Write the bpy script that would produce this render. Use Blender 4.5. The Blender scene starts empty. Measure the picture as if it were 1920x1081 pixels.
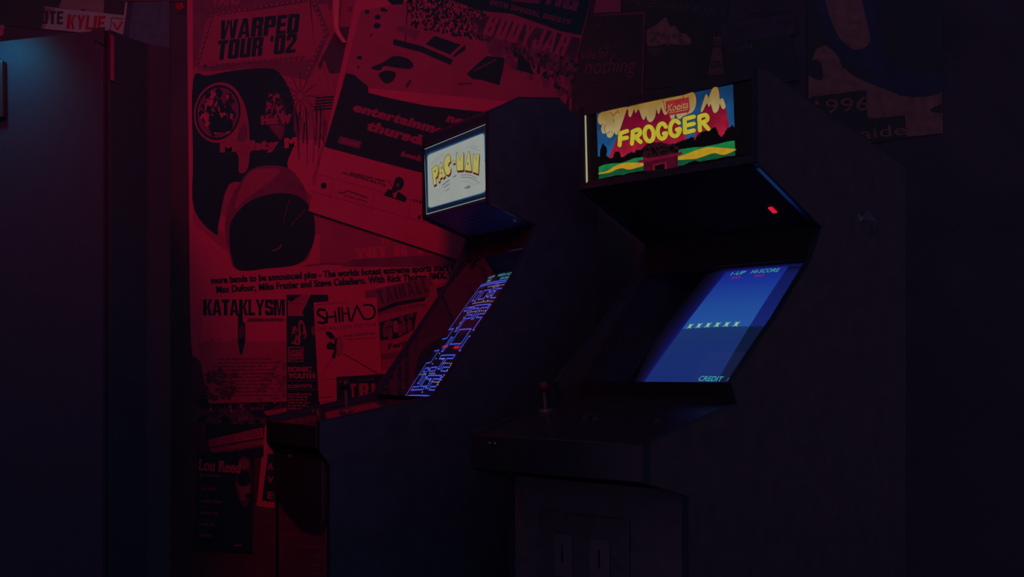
import bpy, math, random
from mathutils import Vector, Matrix
random.seed(7)
SC = bpy.context.scene
COL = SC.collection

# ------------------------------------------------------------------ camera
F, HOR, CZ = 2200.0, 700.0, 0.97          # focal length in pixels, eye-level row, eye height
cam_d = bpy.data.cameras.new('camera')
cam = bpy.data.objects.new('camera', cam_d); COL.objects.link(cam)
cam.location = (0, 0, CZ); cam.rotation_euler = (math.pi/2, 0, 0)
cam_d.sensor_width = 36.0; cam_d.lens = 36.0*F/1920; cam_d.shift_y = (HOR-540.5)/1920
cam_d.clip_start = 0.05
SC.camera = cam

# ------------------------------------------------------------------ world, lamps, exposure
def lin(r, g, b):
    f = lambda c: (c/255/12.92) if c/255 <= .04045 else ((c/255+.055)/1.055)**2.4
    return (f(r), f(g), f(b))
world = bpy.data.worlds.new('room_ambient'); SC.world = world; world.use_nodes = True
bg = world.node_tree.nodes['Background']
bg.inputs['Color'].default_value = (0.062, 0.040, 0.088, 1); bg.inputs['Strength'].default_value = 1.0
SC.view_settings.view_transform = 'Standard'; SC.view_settings.look = 'None'
SC.view_settings.exposure = 0.0; SC.view_settings.gamma = 1.0; SC.view_settings.use_curve_mapping = False

def lamp(name, kind, loc, target, energy, color, **kw):
    d = bpy.data.lights.new(name, kind); d.energy = energy; d.color = color
    for k, v in kw.items(): setattr(d, k, v)
    o = bpy.data.objects.new(name, d); COL.objects.link(o); o.location = loc
    o.rotation_euler = (Vector(target)-Vector(loc)).to_track_quat('-Z', 'Y').to_euler()
    return o
WY = 4.7                                  # the poster wall
lamp('red_spotlight', 'SPOT', (-0.62, 1.2, 2.75), (-0.92, WY, 1.44), 90, (1, .0, .045),
     spot_size=math.radians(60), spot_blend=1.0, shadow_soft_size=.22)
lamp('blue_wall_light', 'SPOT', (-1.39, 2.95, 1.885), (-1.33, 3.1, 1.70), 3.0, (.0, .38, .60),
     spot_size=math.radians(110), spot_blend=1.0, shadow_soft_size=.04)

# ------------------------------------------------------------------ materials
def mat(name, col, rough=.7, spec=.25, metal=0.0, noise=0.0, scale=30, bump=0.0):
    m = bpy.data.materials.new(name); m.use_nodes = True
    nt = m.node_tree; b = nt.nodes['Principled BSDF']
    b.inputs['Base Color'].default_value = (*col, 1)
    b.inputs['Roughness'].default_value = rough
    b.inputs['Specular IOR Level'].default_value = spec
    b.inputs['Metallic'].default_value = metal
    if noise or bump:
        tc = nt.nodes.new('ShaderNodeTexCoord'); n = nt.nodes.new('ShaderNodeTexNoise')
        n.inputs['Scale'].default_value = scale; n.inputs['Detail'].default_value = 5
        nt.links.new(tc.outputs['Object'], n.inputs['Vector'])
        if noise:
            r = nt.nodes.new('ShaderNodeMapRange')
            r.inputs['To Min'].default_value = 1-noise; r.inputs['To Max'].default_value = 1+noise
            r.inputs['From Min'].default_value = .3; r.inputs['From Max'].default_value = .7
            x = nt.nodes.new('ShaderNodeVectorMath'); x.operation = 'SCALE'; x.inputs[0].default_value = col
            nt.links.new(n.outputs['Fac'], r.inputs['Value']); nt.links.new(r.outputs['Result'], x.inputs['Scale'])
            nt.links.new(x.outputs['Vector'], b.inputs['Base Color'])
        if bump:
            bp = nt.nodes.new('ShaderNodeBump'); bp.inputs['Strength'].default_value = bump; bp.inputs['Distance'].default_value = .002
            nt.links.new(n.outputs['Fac'], bp.inputs['Height']); nt.links.new(bp.outputs['Normal'], b.inputs['Normal'])
    return m
def glow(name, rgb, k=1.0, noise=0.0, scale=60):
    """a surface lit from behind: backlit sign film or picture tube"""
    m = bpy.data.materials.new(name); m.use_nodes = True
    nt = m.node_tree; b = nt.nodes['Principled BSDF']
    c = lin(*rgb)
    b.inputs['Base Color'].default_value = (.01, .01, .012, 1); b.inputs['Roughness'].default_value = .4
    b.inputs['Specular IOR Level'].default_value = .1
    b.inputs['Emission Color'].default_value = (*c, 1); b.inputs['Emission Strength'].default_value = k
    if noise:
        tc = nt.nodes.new('ShaderNodeTexCoord'); n = nt.nodes.new('ShaderNodeTexNoise')
        n.inputs['Scale'].default_value = scale; n.inputs['Detail'].default_value = 3
        r = nt.nodes.new('ShaderNodeMapRange'); r.inputs['From Min'].default_value = .3; r.inputs['From Max'].default_value = .7
        r.inputs['To Min'].default_value = k*(1-noise); r.inputs['To Max'].default_value = k*(1+noise)
        nt.links.new(tc.outputs['Object'], n.inputs['Vector']); nt.links.new(n.outputs['Fac'], r.inputs['Value'])
        nt.links.new(r.outputs['Result'], b.inputs['Emission Strength'])
    return m
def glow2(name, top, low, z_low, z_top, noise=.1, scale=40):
    """backlit film, lamp falloff painted into its colour towards the upper edge"""
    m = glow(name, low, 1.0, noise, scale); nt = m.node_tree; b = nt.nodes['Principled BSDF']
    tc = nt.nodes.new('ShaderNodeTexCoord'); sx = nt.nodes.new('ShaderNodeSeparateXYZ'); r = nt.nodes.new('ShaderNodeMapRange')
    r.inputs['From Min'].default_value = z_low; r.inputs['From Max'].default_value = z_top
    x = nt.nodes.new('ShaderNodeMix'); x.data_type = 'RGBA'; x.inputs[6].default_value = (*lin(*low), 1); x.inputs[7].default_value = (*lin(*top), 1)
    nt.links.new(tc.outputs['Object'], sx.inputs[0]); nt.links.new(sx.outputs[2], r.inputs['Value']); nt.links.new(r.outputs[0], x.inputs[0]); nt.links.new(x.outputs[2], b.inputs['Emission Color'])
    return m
def pane(name, tint=(1, 1, 1), rough=.02):
    m = bpy.data.materials.new(name); m.use_nodes = True
    nt = m.node_tree; nt.nodes.remove(nt.nodes['Principled BSDF']); out = nt.nodes['Material Output']
    f = nt.nodes.new('ShaderNodeFresnel'); f.inputs['IOR'].default_value = 1.5
    t = nt.nodes.new('ShaderNodeBsdfTransparent'); t.inputs['Color'].default_value = (*tint, 1)
    g = nt.nodes.new('ShaderNodeBsdfGlossy'); g.inputs['Roughness'].default_value = rough
    x = nt.nodes.new('ShaderNodeMixShader')
    # only the outer face of the pane reflects (the inner one would need a true solid glass)
    ge = nt.nodes.new('ShaderNodeNewGeometry'); iv = nt.nodes.new('ShaderNodeMath'); iv.operation = 'SUBTRACT'; iv.inputs[0].default_value = 1
    mu = nt.nodes.new('ShaderNodeMath'); mu.operation = 'MULTIPLY'
    nt.links.new(ge.outputs['Backfacing'], iv.inputs[1]); nt.links.new(f.outputs[0], mu.inputs[0]); nt.links.new(iv.outputs[0], mu.inputs[1])
    nt.links.new(mu.outputs[0], x.inputs[0]); nt.links.new(t.outputs[0], x.inputs[1]); nt.links.new(g.outputs[0], x.inputs[2])
    nt.links.new(x.outputs[0], out.inputs['Surface'])
    return m
M = {}
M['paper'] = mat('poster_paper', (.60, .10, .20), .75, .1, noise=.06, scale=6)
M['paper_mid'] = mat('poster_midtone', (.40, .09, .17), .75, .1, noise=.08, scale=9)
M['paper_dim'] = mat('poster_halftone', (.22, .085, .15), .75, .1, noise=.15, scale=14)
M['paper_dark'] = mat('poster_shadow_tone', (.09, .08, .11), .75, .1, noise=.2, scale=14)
M['ink'] = mat('poster_black_ink', (.012, .085, .085), .6, .12)
M['ink_soft'] = mat('poster_faded_ink', (.10, .085, .11), .7, .1)
M['white_paper'] = mat('poster_white_paper', (.36, .42, .38), .75, .1, noise=.08, scale=20)
M['grey_paper'] = mat('poster_grey_paper', (.085, .15, .19), .75, .1, noise=.15, scale=30)
M['dark_print'] = mat('poster_dark_print', (.06, .075, .075), .6, .12)
M['blue_print'] = mat('poster_blue_print', (.06, .08, .13), .6, .12, noise=.2, scale=12)
M['rust_print'] = mat('poster_rust_print', (.30, .16, .15), .7, .1, noise=.25, scale=25)
M['dimrust_print'] = mat('poster_dim_rust_print', (.17, .11, .12), .7, .1, noise=.25, scale=25)
M['red_print'] = mat('poster_red_print', (.40, .03, .05), .7, .1)
M['skin_print'] = mat('poster_skin_print', (.26, .20, .18), .7, .1, noise=.1, scale=30)
M['wall'] = mat('wall_paint', (.08, .08, .10), .8, .1, noise=.12, scale=5, bump=.2)
M['floor'] = mat('floor_vinyl', (.32, .32, .34), .5, .3, noise=.3, scale=8)
M['laminate'] = mat('cabinet_dark_blue_laminate', (.024, .085, .115), .5, .25, noise=.15, scale=20)
M['black_lam'] = mat('cabinet_black_laminate', (.06, .06, .068), .5, .25, noise=.15, scale=20)
M['front_lam'] = mat('cabinet_front_laminate', (.12, .115, .14), .5, .25, noise=.15, scale=20)
M['trim'] = mat('cabinet_edge_molding', (.022, .05, .07), .4, .25)
M['molding'] = mat('bright_metal_molding', (.22, .24, .34), .28, .5, metal=1)
M['metal'] = mat('painted_black_metal', (.10, .095, .115), .35, .5, noise=.2, scale=40)
M['alu'] = mat('aluminium_strip', (.5, .5, .48), .3, .5, metal=1)
M['steel'] = mat('coin_door_steel', (.14, .13, .15), .4, .5)
M['bezel'] = mat('monitor_bezel_card', (.02, .04, .06), .7, .15)
M['overlay'] = mat('control_panel_overlay', (.03, .03, .035), .09, .6)
M['overlay_matte'] = mat('control_panel_vinyl', (.04, .035, .05), .22, .5)
M['under_dark'] = mat('speaker_panel_black', (.03, .025, .03), .7, .1)
M['under'] = mat('speaker_panel_paint', (.10, .13, .32), .4, .35)
M['plastic_black'] = mat('joystick_black_plastic', (.03, .03, .035), .3, .5)
M['plastic_red'] = mat('joystick_red_plastic', (.10, .02, .02), .3, .5)
M['glass'] = pane('monitor_cover_glass')
M['vend'] = mat('tall_cabinet_grey_paint', (.034, .047, .075), .55, .25, noise=.06, scale=60)
M['vend_dark'] = mat('tall_cabinet_black_side', (.022, .06, .075), .6, .2)
M['sticker'] = mat('faded_sticker_print', (.16, .20, .24), .6, .2, noise=.3, scale=150)
M['label'] = mat('small_paper_label', (.5, .3, .3), .7, .1, noise=.3, scale=200)
M['tape'] = mat('glossy_tape', (.75, .13, .22), .3, .5)

# ------------------------------------------------------------------ mesh helpers
class MB:
    """collects shapes and links them as ONE mesh object"""
    def __init__(s): s.V = []; s.Fc = []; s.Mi = []; s.mats = []; s.smooth = []
    def mi(s, m):
        if m not in s.mats: s.mats.append(m)
        return s.mats.index(m)
    def face(s, pts, m, smooth=False):
        i = len(s.V); s.V += [tuple(p) for p in pts]
        s.Fc.append(tuple(range(i, i+len(pts)))); s.Mi.append(s.mi(m)); s.smooth.append(smooth)
    def mesh(s, verts, faces, m, smooth=False):
        i = len(s.V); s.V += [tuple(p) for p in verts]; k = s.mi(m)
        for f in faces: s.Fc.append(tuple(i+j for j in f)); s.Mi.append(k); s.smooth.append(smooth)
    def prism(s, pts, vec, m):
        n = len(pts); a = [Vector(p) for p in pts]; b = [p+Vector(vec) for p in a]
        f = [tuple(range(n)), tuple(range(2*n-1, n-1, -1))]
        f += [(i, i+n, (i+1) % n+n, (i+1) % n) for i in range(n)]
        s.mesh(a+b, f, m)
    def box(s, x0, x1, y0, y1, z0, z1, m):
        s.prism([(x0, y0, z0), (x1, y0, z0), (x1, y1, z0), (x0, y1, z0)], (0, 0, z1-z0), m)
    def tube(s, p0, p1, r0, r1, m, n=14):
        p0, p1 = Vector(p0), Vector(p1); d = (p1-p0).normalized()
        u = d.orthogonal().normalized(); w = d.cross(u)
        ring = lambda p, r: [p+(u*math.cos(2*math.pi*i/n)+w*math.sin(2*math.pi*i/n))*r for i in range(n)]
        s.mesh(ring(p0, r0)+ring(p1, r1), [(i, (i+1) % n, (i+1) % n+n, i+n) for i in range(n)], m, True)
        s.face(list(reversed(ring(p0, r0))), m); s.face(ring(p1, r1), m)
    def ball(s, c, r, m, nu=16, nv=10, sz=1.0):
        c = Vector(c); v = []; f = []
        for j in range(nv+1):
            th = math.pi*j/nv
            for i in range(nu):
                ph = 2*math.pi*i/nu
                v.append(c+Vector((r*math.sin(th)*math.cos(ph), r*math.sin(th)*math.sin(ph), sz*r*math.cos(th))))
        for j in range(nv):
            for i in range(nu):
                f.append((j*nu+i, (j+1)*nu+i, (j+1)*nu+(i+1) % nu, j*nu+(i+1) % nu))
        s.mesh(v, f, m, True)
    def build(s, name, parent=None, origin=None, bevel=0.0, fix=True):
        o3 = Vector(origin) if origin is not None else Vector((0, 0, 0))
        me = bpy.data.meshes.new(name)
        me.from_pydata([tuple(Vector(v)-o3) for v in s.V], [], s.Fc)
        for m in s.mats: me.materials.append(m)
        for p, k, sm in zip(me.polygons, s.Mi, s.smooth): p.material_index = k; p.use_smooth = sm
        me.validate(); me.update()
        o = bpy.data.objects.new(name, me); COL.objects.link(o); o.location = o3
        if parent: o.parent = parent
        if bevel:
            w = o.modifiers.new('bevel', 'BEVEL'); w.width = bevel; w.segments = 2; w.limit_method = 'ANGLE'
        return o
def tag(o, label=None, cat=None, group=None, kind=None):
    for k, v in (('label', label), ('category', cat), ('group', group), ('kind', kind)):
        if v: o[k] = v
    return o
def empty(name, loc, rz=0.0):
    o = bpy.data.objects.new(name, None); COL.objects.link(o); o.location = loc; o.rotation_euler = (0, 0, rz)
    o.empty_display_size = .1
    return o

_glyph = {}
def glyphs(txt, bold):
    """flat lettering as (verts, faces, width, cap height) from Blender's built-in font"""
    key = (txt, bold)
    if key not in _glyph:
        c = bpy.data.curves.new('t', 'FONT'); c.body = txt; c.size = 1; c.offset = bold; c.resolution_u = 3
        c.dimensions = '2D'; c.fill_mode = 'FRONT'
        c.space_character = 1.0 + bold*1.6
        o = bpy.data.objects.new('t', c); COL.objects.link(o)
        dg = bpy.context.evaluated_depsgraph_get(); me = o.evaluated_get(dg).to_mesh()
        v = [(p.co.x, p.co.y) for p in me.vertices]; f = [tuple(p.vertices) for p in me.polygons]
        o.evaluated_get(dg).to_mesh_clear(); bpy.data.objects.remove(o); bpy.data.curves.remove(c)
        x0 = min(p[0] for p in v); x1 = max(p[0] for p in v)
        _glyph[key] = ([(x-x0, y+bold) for x, y in v], f, x1-x0, .727+2*bold)
    return _glyph[key]
def spline(pts, closed=True, n=6):
    out = []; L = len(pts)
    for i in range(L if closed else L-1):
        p0, p1, p2, p3 = [pts[(i+k) % L] if closed else pts[max(0, min(L-1, i+k))] for k in (-1, 0, 1, 2)]
        for j in range(n):
            t = j/n
            out.append(tuple(.5*(2*p1[a]+(p2[a]-p0[a])*t+(2*p0[a]-5*p1[a]+4*p2[a]-p3[a])*t*t+(3*p1[a]-p0[a]-3*p2[a]+p3[a])*t**3) for a in (0, 1)))
    if not closed: out.append(tuple(pts[-1]))
    return out

def _block():
    """heavy condensed poster capitals on a unit box: {letter: (width, [polygons])}"""
    s, b, r, m = .415, .19, .09, .5
    R = lambda x0, y0, x1, y1: [(x0, y0), (x1, y0), (x1, y1), (x0, y1)]
    L, RT = R(0, 0, s, 1), R(1-s, 0, 1, 1)
    LR = [(r, 0), (s, 0), (s, 1), (r, 1), (0, 1-r), (0, r)]; RR = [(1-s, 0), (1-r, 0), (1, r), (1, 1-r), (1-r, 1), (1-s, 1)]
    T, B, MD = R(s, 1-b, 1-s, 1), R(s, 0, 1-s, b), R(s, m-b/2, 1-s, m+b/2)
    ul = lambda y0, y1: [(1-s, y0), (1-r, y0), (1, y0+r), (1, y1-r), (1-r, y1), (1-s, y1)]
    g = {}
    g['A'] = (1.05, [[(0, 0), (.32, 0), (.56, .98), (.5, 1), (.30, 1)], [(1, 0), (.68, 0), (.44, .98), (.5, 1), (.70, 1)], R(.28, .18, .72, .33)])
    g['B'] = (1, [L, T, B, MD, ul(.5, 1), ul(0, .53)]); g['C'] = (1, [LR, T, B, R(1-s, .62, 1, 1-r), R(1-s, r, 1, .38), R(1-s, .9, 1-r, 1), R(1-s, 0, 1-r, .1)])
    g['D'] = (1, [L, T, B, RR]); g['E'] = (.86, [L, R(s, 1-b, 1, 1), R(s, 0, 1, b), R(s, m-b/2, .94, m+b/2)]); g['F'] = (.84, [L, R(s, 1-b, 1, 1), R(s, m-b/2, .92, m+b/2)])
    g['G'] = (1, [LR, T, B, R(1-s, .66, 1, 1-r), R(1-s, .9, 1-r, 1), R(1-s, 0, 1, .48), R(.52, .36, 1-s, .5)]); g['H'] = (1, [L, RT, MD]); g['I'] = (.40, [R(0, 0, 1, 1)])
    g['J'] = (.9, [RR, R(s, 0, 1-s, b), R(r, 0, s, .1), R(0, r, s, .4)]); g['K'] = (1.05, [L, [(s*.9, .42), (.66, 1), (1, 1), (.62, .52)], [(.42, .56), (.66, .62), (1, 0), (.64, 0)]])
    g['L'] = (.82, [L, R(s, 0, 1, b)]); g['M'] = (1.3, [R(0, 0, .27, 1), R(.73, 0, 1, 1), [(.22, 1), (.38, 1), (.56, 0), (.40, 0)], [(.78, 1), (.62, 1), (.44, 0), (.60, 0)]])
    g['N'] = (1.05, [R(0, 0, .31, 1), R(.69, 0, 1, 1), [(.28, 1), (.36, 1), (.72, 0), (.64, 0)]]); g['O'] = (1, [LR, RR, T, B]); g['0'] = g['O']
    g['P'] = (1, [L, T, ul(.40, 1), R(s, .40, 1-s, .55)]); g['Q'] = g['O']; g['R'] = (1, [L, T, ul(.47, 1), R(s, .43, 1-s, .57), R(1-s, 0, 1, .42), R(1-s, .4, .9, .5)])
    g['S'] = (1, [[(r, .46), (s, .46), (s, 1), (r, 1), (0, 1-r), (0, .56)], [(1-s, 0), (1-r, 0), (1, r), (1, .46), (1-r, .56), (1-s, .56)], T, B, R(s*.8, .43, 1-s*.8, .59), R(1-s, .68, 1, .9), R(1-s, .88, .9, 1), R(0, .1, s, .32), R(.1, 0, s, .12)])
    g['T'] = (.92, [R(0, 1-b, 1, 1), R(.5-s/2-.02, 0, .5+s/2+.02, 1-b)]); g['U'] = (1, [[(r, 0), (s, 0), (s, 1), (0, 1), (0, r)], [(1-s, 0), (1-r, 0), (1, r), (1, 1), (1-s, 1)], B])
    g['V'] = (1.05, [[(0, 1), (.32, 1), (.56, .02), (.5, 0), (.30, 0)], [(1, 1), (.68, 1), (.44, .02), (.5, 0), (.70, 0)]])
    g['W'] = (1.5, [[(0, 1), (.23, 1), (.34, .05), (.30, 0), (.10, 0)], [(.30, 0), (.34, 0), (.50, .9), (.44, 1), (.38, 1), (.26, .1)], [(.70, 0), (.66, 0), (.50, .9), (.56, 1), (.62, 1), (.74, .1)], [(1, 1), (.77, 1), (.66, .05), (.70, 0), (.90, 0)]])
    g['X'] = (1.05, [[(0, 0), (.34, 0), (1, 1), (.66, 1)], [(0, 1), (.34, 1), (1, 0), (.66, 0)]]); g['Y'] = (1.05, [[(0, 1), (.33, 1), (.62, .42), (.36, .42)], [(1, 1), (.67, 1), (.38, .42), (.64, .42)], R(.33, 0, .67, .48)])
    g['2'] = (.95, [T, R(0, .66, s, 1-r), R(r, .9, s, 1), ul(.55, 1), [(0, 0), (0, .2), (1-s, .62), (1, .62), (.42, .16), (.42, 0)], R(0, 0, 1, b)])
    g["'"] = (.34, [R(.1, .68, .9, 1)]); g[' '] = (.42, [])
    return g
BLOCK = _block()

class Print(MB):
    """Printed design on a flat surface. map2(x, y) gives the point of the surface for design coordinates;
    every ink layer lies a fraction of a millimetre above the one below."""
    def __init__(s, map2, normal, eps=.00022):
        MB.__init__(s); s.map2 = map2; s.n = Vector(normal); s.eps = eps; s.k = 0
    def P(s, x, y, layer): return s.map2(x, y)+s.n*(layer*s.eps)
    def sheet(s, pts, m, thick=.0008):
        a = [s.P(x, y, 0) for x, y in pts]
        s.prism(a, -s.n*thick, m)
    def poly(s, pts, m, layer=1):
        s.k = (s.k+1) % 90; layer += s.k*.004          # overlapping shapes of one ink never share a plane
        s.face([s.P(x, y, layer) for x, y in pts], m)
    def blob(s, pts, m, layer=1, n=5): s.poly(spline(pts, True, n), m, layer)
    def ell(s, cx, cy, rx, ry, m, layer=1, n=24, rot=0.0):
        c, q = math.cos(rot), math.sin(rot)
        s.poly([(cx+rx*math.cos(a)*c-ry*math.sin(a)*q, cy+rx*math.cos(a)*q+ry*math.sin(a)*c) for a in [2*math.pi*i/n for i in range(n)]], m, layer)
    def stroke(s, pts, w, m, layer=1, smooth=False, caps=True, closed=False):
        if smooth: pts = spline(pts, closed, 6)
        if closed: pts = list(pts)+[pts[0]]
        for (x0, y0), (x1, y1) in zip(pts, pts[1:]):
            d = math.hypot(x1-x0, y1-y0)
            if d < 1e-9: continue
            nx, ny = -(y1-y0)/d*w/2, (x1-x0)/d*w/2
            s.poly([(x0+nx, y0+ny), (x1+nx, y1+ny), (x1-nx, y1-ny), (x0-nx, y0-ny)], m, layer)
        if caps:
            for x, y in pts: s.ell(x, y, w/2, w/2, m, layer, 12)
    def text(s, txt, p0, p1, h, m, bold=.0, shear=0.0, layer=1, up=None):
        v, f, w, cap = glyphs(txt, bold)
        dx, dy = p1[0]-p0[0], p1[1]-p0[1]; L = math.hypot(dx, dy)
        if up is None: up = (dy/L*h+dx/L*shear*h, -dx/L*h+dy/L*shear*h)
        s.mesh([s.P(p0[0]+dx*x/w+up[0]*y/cap, p0[1]+dy*x/w+up[1]*y/cap, layer) for x, y in v], f, m)
    def heavy(s, txt, p0, p1, h, m, shear=0.0, layer=1, gap=.10):
        """heavy condensed capitals fitted between two baseline points"""
        tot = sum(BLOCK[ch][0] for ch in txt)+gap*(len(txt)-1); dx, dy = p1[0]-p0[0], p1[1]-p0[1]; L = math.hypot(dx, dy)
        ux, uy = dx/L, dy/L; k = (L-shear*h)/tot if shear > 0 else L/tot; x0 = 0.0
        for ch in txt:
            wd, polys = BLOCK[ch]
            for i, q in enumerate(polys):
                pts = [(x0+x*wd)*k+shear*h*y for x, y in q]
                s.poly([(p0[0]+ux*t+uy*y*h, p0[1]+uy*t-ux*y*h) for t, (_, y) in zip(pts, q)], m, layer)
            x0 += wd+gap
    def strong(s, txt, p0, p1, h, m, bold=.03, shear=0.0, layer=1, smear=.07):
        """bold lower-case lettering: the outline thickened sideways"""
        dx, dy = p1[0]-p0[0], p1[1]-p0[1]; L = math.hypot(dx, dy)
        for k in (-1, 0, 1):
            q = (dx/L*k*smear*h, dy/L*k*smear*h)
            s.text(txt, (p0[0]+q[0], p0[1]+q[1]), (p1[0]+q[0], p1[1]+q[1]), h, m, bold, shear, layer+.5*(k+1))
    def lines(s, p0, p1, h, m, layer=1, words=5, fill=.8):
        """a line of print too small to read: letter-sized strokes in word groups"""
        dx, dy = p1[0]-p0[0], p1[1]-p0[1]; L = math.hypot(dx, dy); ux, uy = dx/L, dy/L
        x = 0.0; left = random.randint(3, 7)
        while x < L:
            w = h*random.uniform(.35, .6); hh = h*random.choice((.72, .72, 1.0))
            if x+w > L: break
            a = (p0[0]+ux*x, p0[1]+uy*x); b = (a[0]+ux*w, a[1]+uy*w)
            s.poly([a, b, (b[0]+uy*hh, b[1]-ux*hh), (a[0]+uy*hh, a[1]-ux*hh)], m, layer)
            x += w+h*.16; left -= 1
            if left <= 0: x += h*.5; left = random.randint(3, 7)
    def specks(s, n, region, size, m, layer=1, aspect=1.0):
        """random speckle inside a quad given by four corners"""
        (ax, ay), (bx, by), (cx, cy), (dx, dy) = region
        for _ in range(n):
            u, v = random.random(), random.random()
            x = (ax*(1-u)+bx*u)*(1-v)+(dx*(1-u)+cx*u)*v; y = (ay*(1-u)+by*u)*(1-v)+(dy*(1-u)+cy*u)*v
            r = size*random.uniform(.4, 1.2); k = random.randint(5, 7); a0 = random.random()*6
            s.poly([(x+r*random.uniform(.5, 1.2)*math.cos(a0+2*math.pi*i/k), y+aspect*r*random.uniform(.5, 1.2)*math.sin(a0+2*math.pi*i/k)) for i in range(k)], m, layer)

def sight(px, py): return Vector(((px-960)/F, 1, (HOR-py)/F))     # direction of a measured pixel
EYE = Vector((0, 0, CZ))

# ------------------------------------------------------------------ the room
b = MB(); b.box(-3.2, 3.6, -1.0, WY+.1, -.1, 0, M['floor']); tag(b.build('floor'), kind='structure')
b = MB(); b.box(-3.2, 3.6, WY, WY+.1, 0, 3.8, M['wall']); tag(b.build('wall_back'), kind='structure')
b = MB(); b.box(-3.2, 3.6, WY-.012, WY, 0, .1, M['trim']); tag(b.build('baseboard_back'), kind='structure')

# ------------------------------------------------------------------ posters pasted on the wall
def wall_print(order):
    y = WY-.0015-order*.0022
    return Print(lambda px, py: EYE+sight(px, py)*y, (0, -1, 0))
def poster(pr, label, name='poster', cat='poster', group='gig posters pasted on the wall'):
    xs = [v[0] for v in pr.V]; zs = [v[2] for v in pr.V]; ys = [v[1] for v in pr.V]
    return tag(pr.build(name, origin=((min(xs)+max(xs))/2, max(ys), min(zs))), label, cat, group)

# large tour poster with the road sign and the round lamps
p = wall_print(0)
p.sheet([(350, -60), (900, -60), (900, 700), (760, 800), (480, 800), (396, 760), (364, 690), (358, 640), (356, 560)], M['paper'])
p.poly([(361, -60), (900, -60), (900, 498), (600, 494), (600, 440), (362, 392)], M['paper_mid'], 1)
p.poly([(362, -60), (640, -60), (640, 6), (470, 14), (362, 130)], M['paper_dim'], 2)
p.text('VANS', (396, 15), (450, 8), 28, M['paper_mid'], .03, .1, 3)
# road sign board with bulbs round it
p.poly([(362, 120), (366, 60), (392, 26), (575, -6), (588, -14), (618, 62), (586, 138), (575, 150), (470, 128), (380, 134)], M['paper_dim'], 3)
p.poly(spline([(398, 28), (480, 20), (574, 4), (582, 6), (606, 58), (590, 100), (576, 112), (480, 116), (384, 124), (372, 108), (380, 70)], True, 4), M['paper_mid'], 4)
bulbs = [(397-i*2.9, 30+i*9.6) for i in range(10)]+[(410+i*10, 26-i*1.6) for i in range(17)]+[(590+i*3.6, 8+i*9) for i in range(6)]+[(609-i*4.0, 66+i*9) for i in range(9)]+[(385+i*10, 124-i*.9) for i in range(19)]
for x, y in bulbs:
    p.ell(x, y, 4.2, 4.2, M['paper_dark'], 4.4, 10); p.ell(x-.6, y-.6, 3.0, 3.0, M['paper_mid'], 4.7, 10)
p.stroke([(404, 122), (575, 106)], 1.2, M['ink_soft'], 5, caps=False)
p.heavy('WARPED', (411, 75), (566, 61), 36, M['ink'], .2, 5)
p.heavy("TOUR '02", (406, 113), (561, 98), 36, M['ink'], .2, 5)
# dark car body with lamps
p.poly(spline([(362, 150), (390, 142), (440, 132), (505, 128), (528, 142), (548, 180), (560, 230), (556, 262), (540, 300), (535, 330), (480, 345), (430, 345), (410, 420), (405, 440), (364, 392), (362, 300)], True, 4), M['ink'], 3)
p.poly(spline([(440, 175), (456, 190), (466, 230), (468, 290), (462, 320), (448, 322), (446, 290), (420, 262), (440, 240)], True, 5), M['paper_mid'], 4)
p.poly(spline([(450, 240), (462, 232), (462, 262), (446, 266)], True, 5), M['paper_dim'], 4.4)
p.ell(410, 211, 46, 57, M['paper_mid'], 4.6, 40, .18); p.ell(409, 211, 42, 52, M['ink'], 5, 40, .18)
p.ell(409, 211, 38, 47, M['paper_mid'], 5.4, 36, .18); p.ell(409, 211, 37, 46, M['paper_dim'], 5.5, 36, .18)
for _ in range(120):
    a, r = random.random()*6.28, math.sqrt(random.random())
    x, y = 409+33*r*math.cos(a), 211+42*r*math.sin(a)
    p.specks(1, [(x, y)]*4, 5.5, M['ink'] if random.random() < .66 else M['paper'], 5.8+random.random()*.4, 1.6)
p.blob([(395, 230), (408, 205), (420, 235), (432, 215), (436, 240), (420, 248), (395, 246)], M['ink'], 6.3)
p.ell(517, 214, 19, 40, M['paper_dark'], 4.6, 30, -.12); p.blob([(508, 236), (530, 236), (533, 248), (526, 262), (518, 252)], M['paper_dim'], 5)
p.specks(34, [(506, 178), (524, 178), (532, 216), (500, 216)], 4.5, M['paper_mid'], 5, 1.5)
p.specks(22, [(506, 178), (524, 178), (532, 216), (500, 216)], 3.5, M['ink'], 5.3, 1.5)
p.strong('Hot W', (491, 234), (546, 231), 18, M['paper_mid'], .05, 0, 5.6)
p.strong('Mighty', (414, 286), (522, 279), 20, M['paper_mid'], .05, .05, 5.6)
p.strong('M', (535, 278), (556, 276), 20, M['paper'], .05, .05, 5.6)
# fairground and fence behind, right of the car
p.poly([(560, 262), (608, 262), (586, 332), (592, 372), (566, 352), (542, 322), (536, 290)], M['paper'], 3)
for i in range(26):
    x = 552+i*2.4; y0 = 180+random.random()*60; p.stroke([(x, y0), (x+random.uniform(-4, 4), y0+random.uniform(25, 75))], random.uniform(1, 2.6), random.choice((M['ink_soft'], M['ink'], M['paper_dim'])), 4+random.random(), caps=False)
for a in range(0, 360, 30): p.stroke([(563, 180), (563+34*math.cos(math.radians(a)), 180+46*math.sin(math.radians(a)))], 1.5, M['ink_soft'], 4, caps=False)
p.ell(563, 180, 6, 7, M['paper_mid'], 4.6, 12)
for k in range(5): p.stroke([(592-k, 184+k*5.5), (626-k, 181+k*5.5)], 3.2, M['ink'], 4.2, caps=False)
p.poly([(590, 136), (650, 133), (644, 176), (596, 178)], M['paper_mid'], 3.2)
p.poly([(632, 52), (676, 47), (652, 136), (618, 138), (608, 112), (600, 132), (596, 122)], M['paper_dark'], 3.4)
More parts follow.
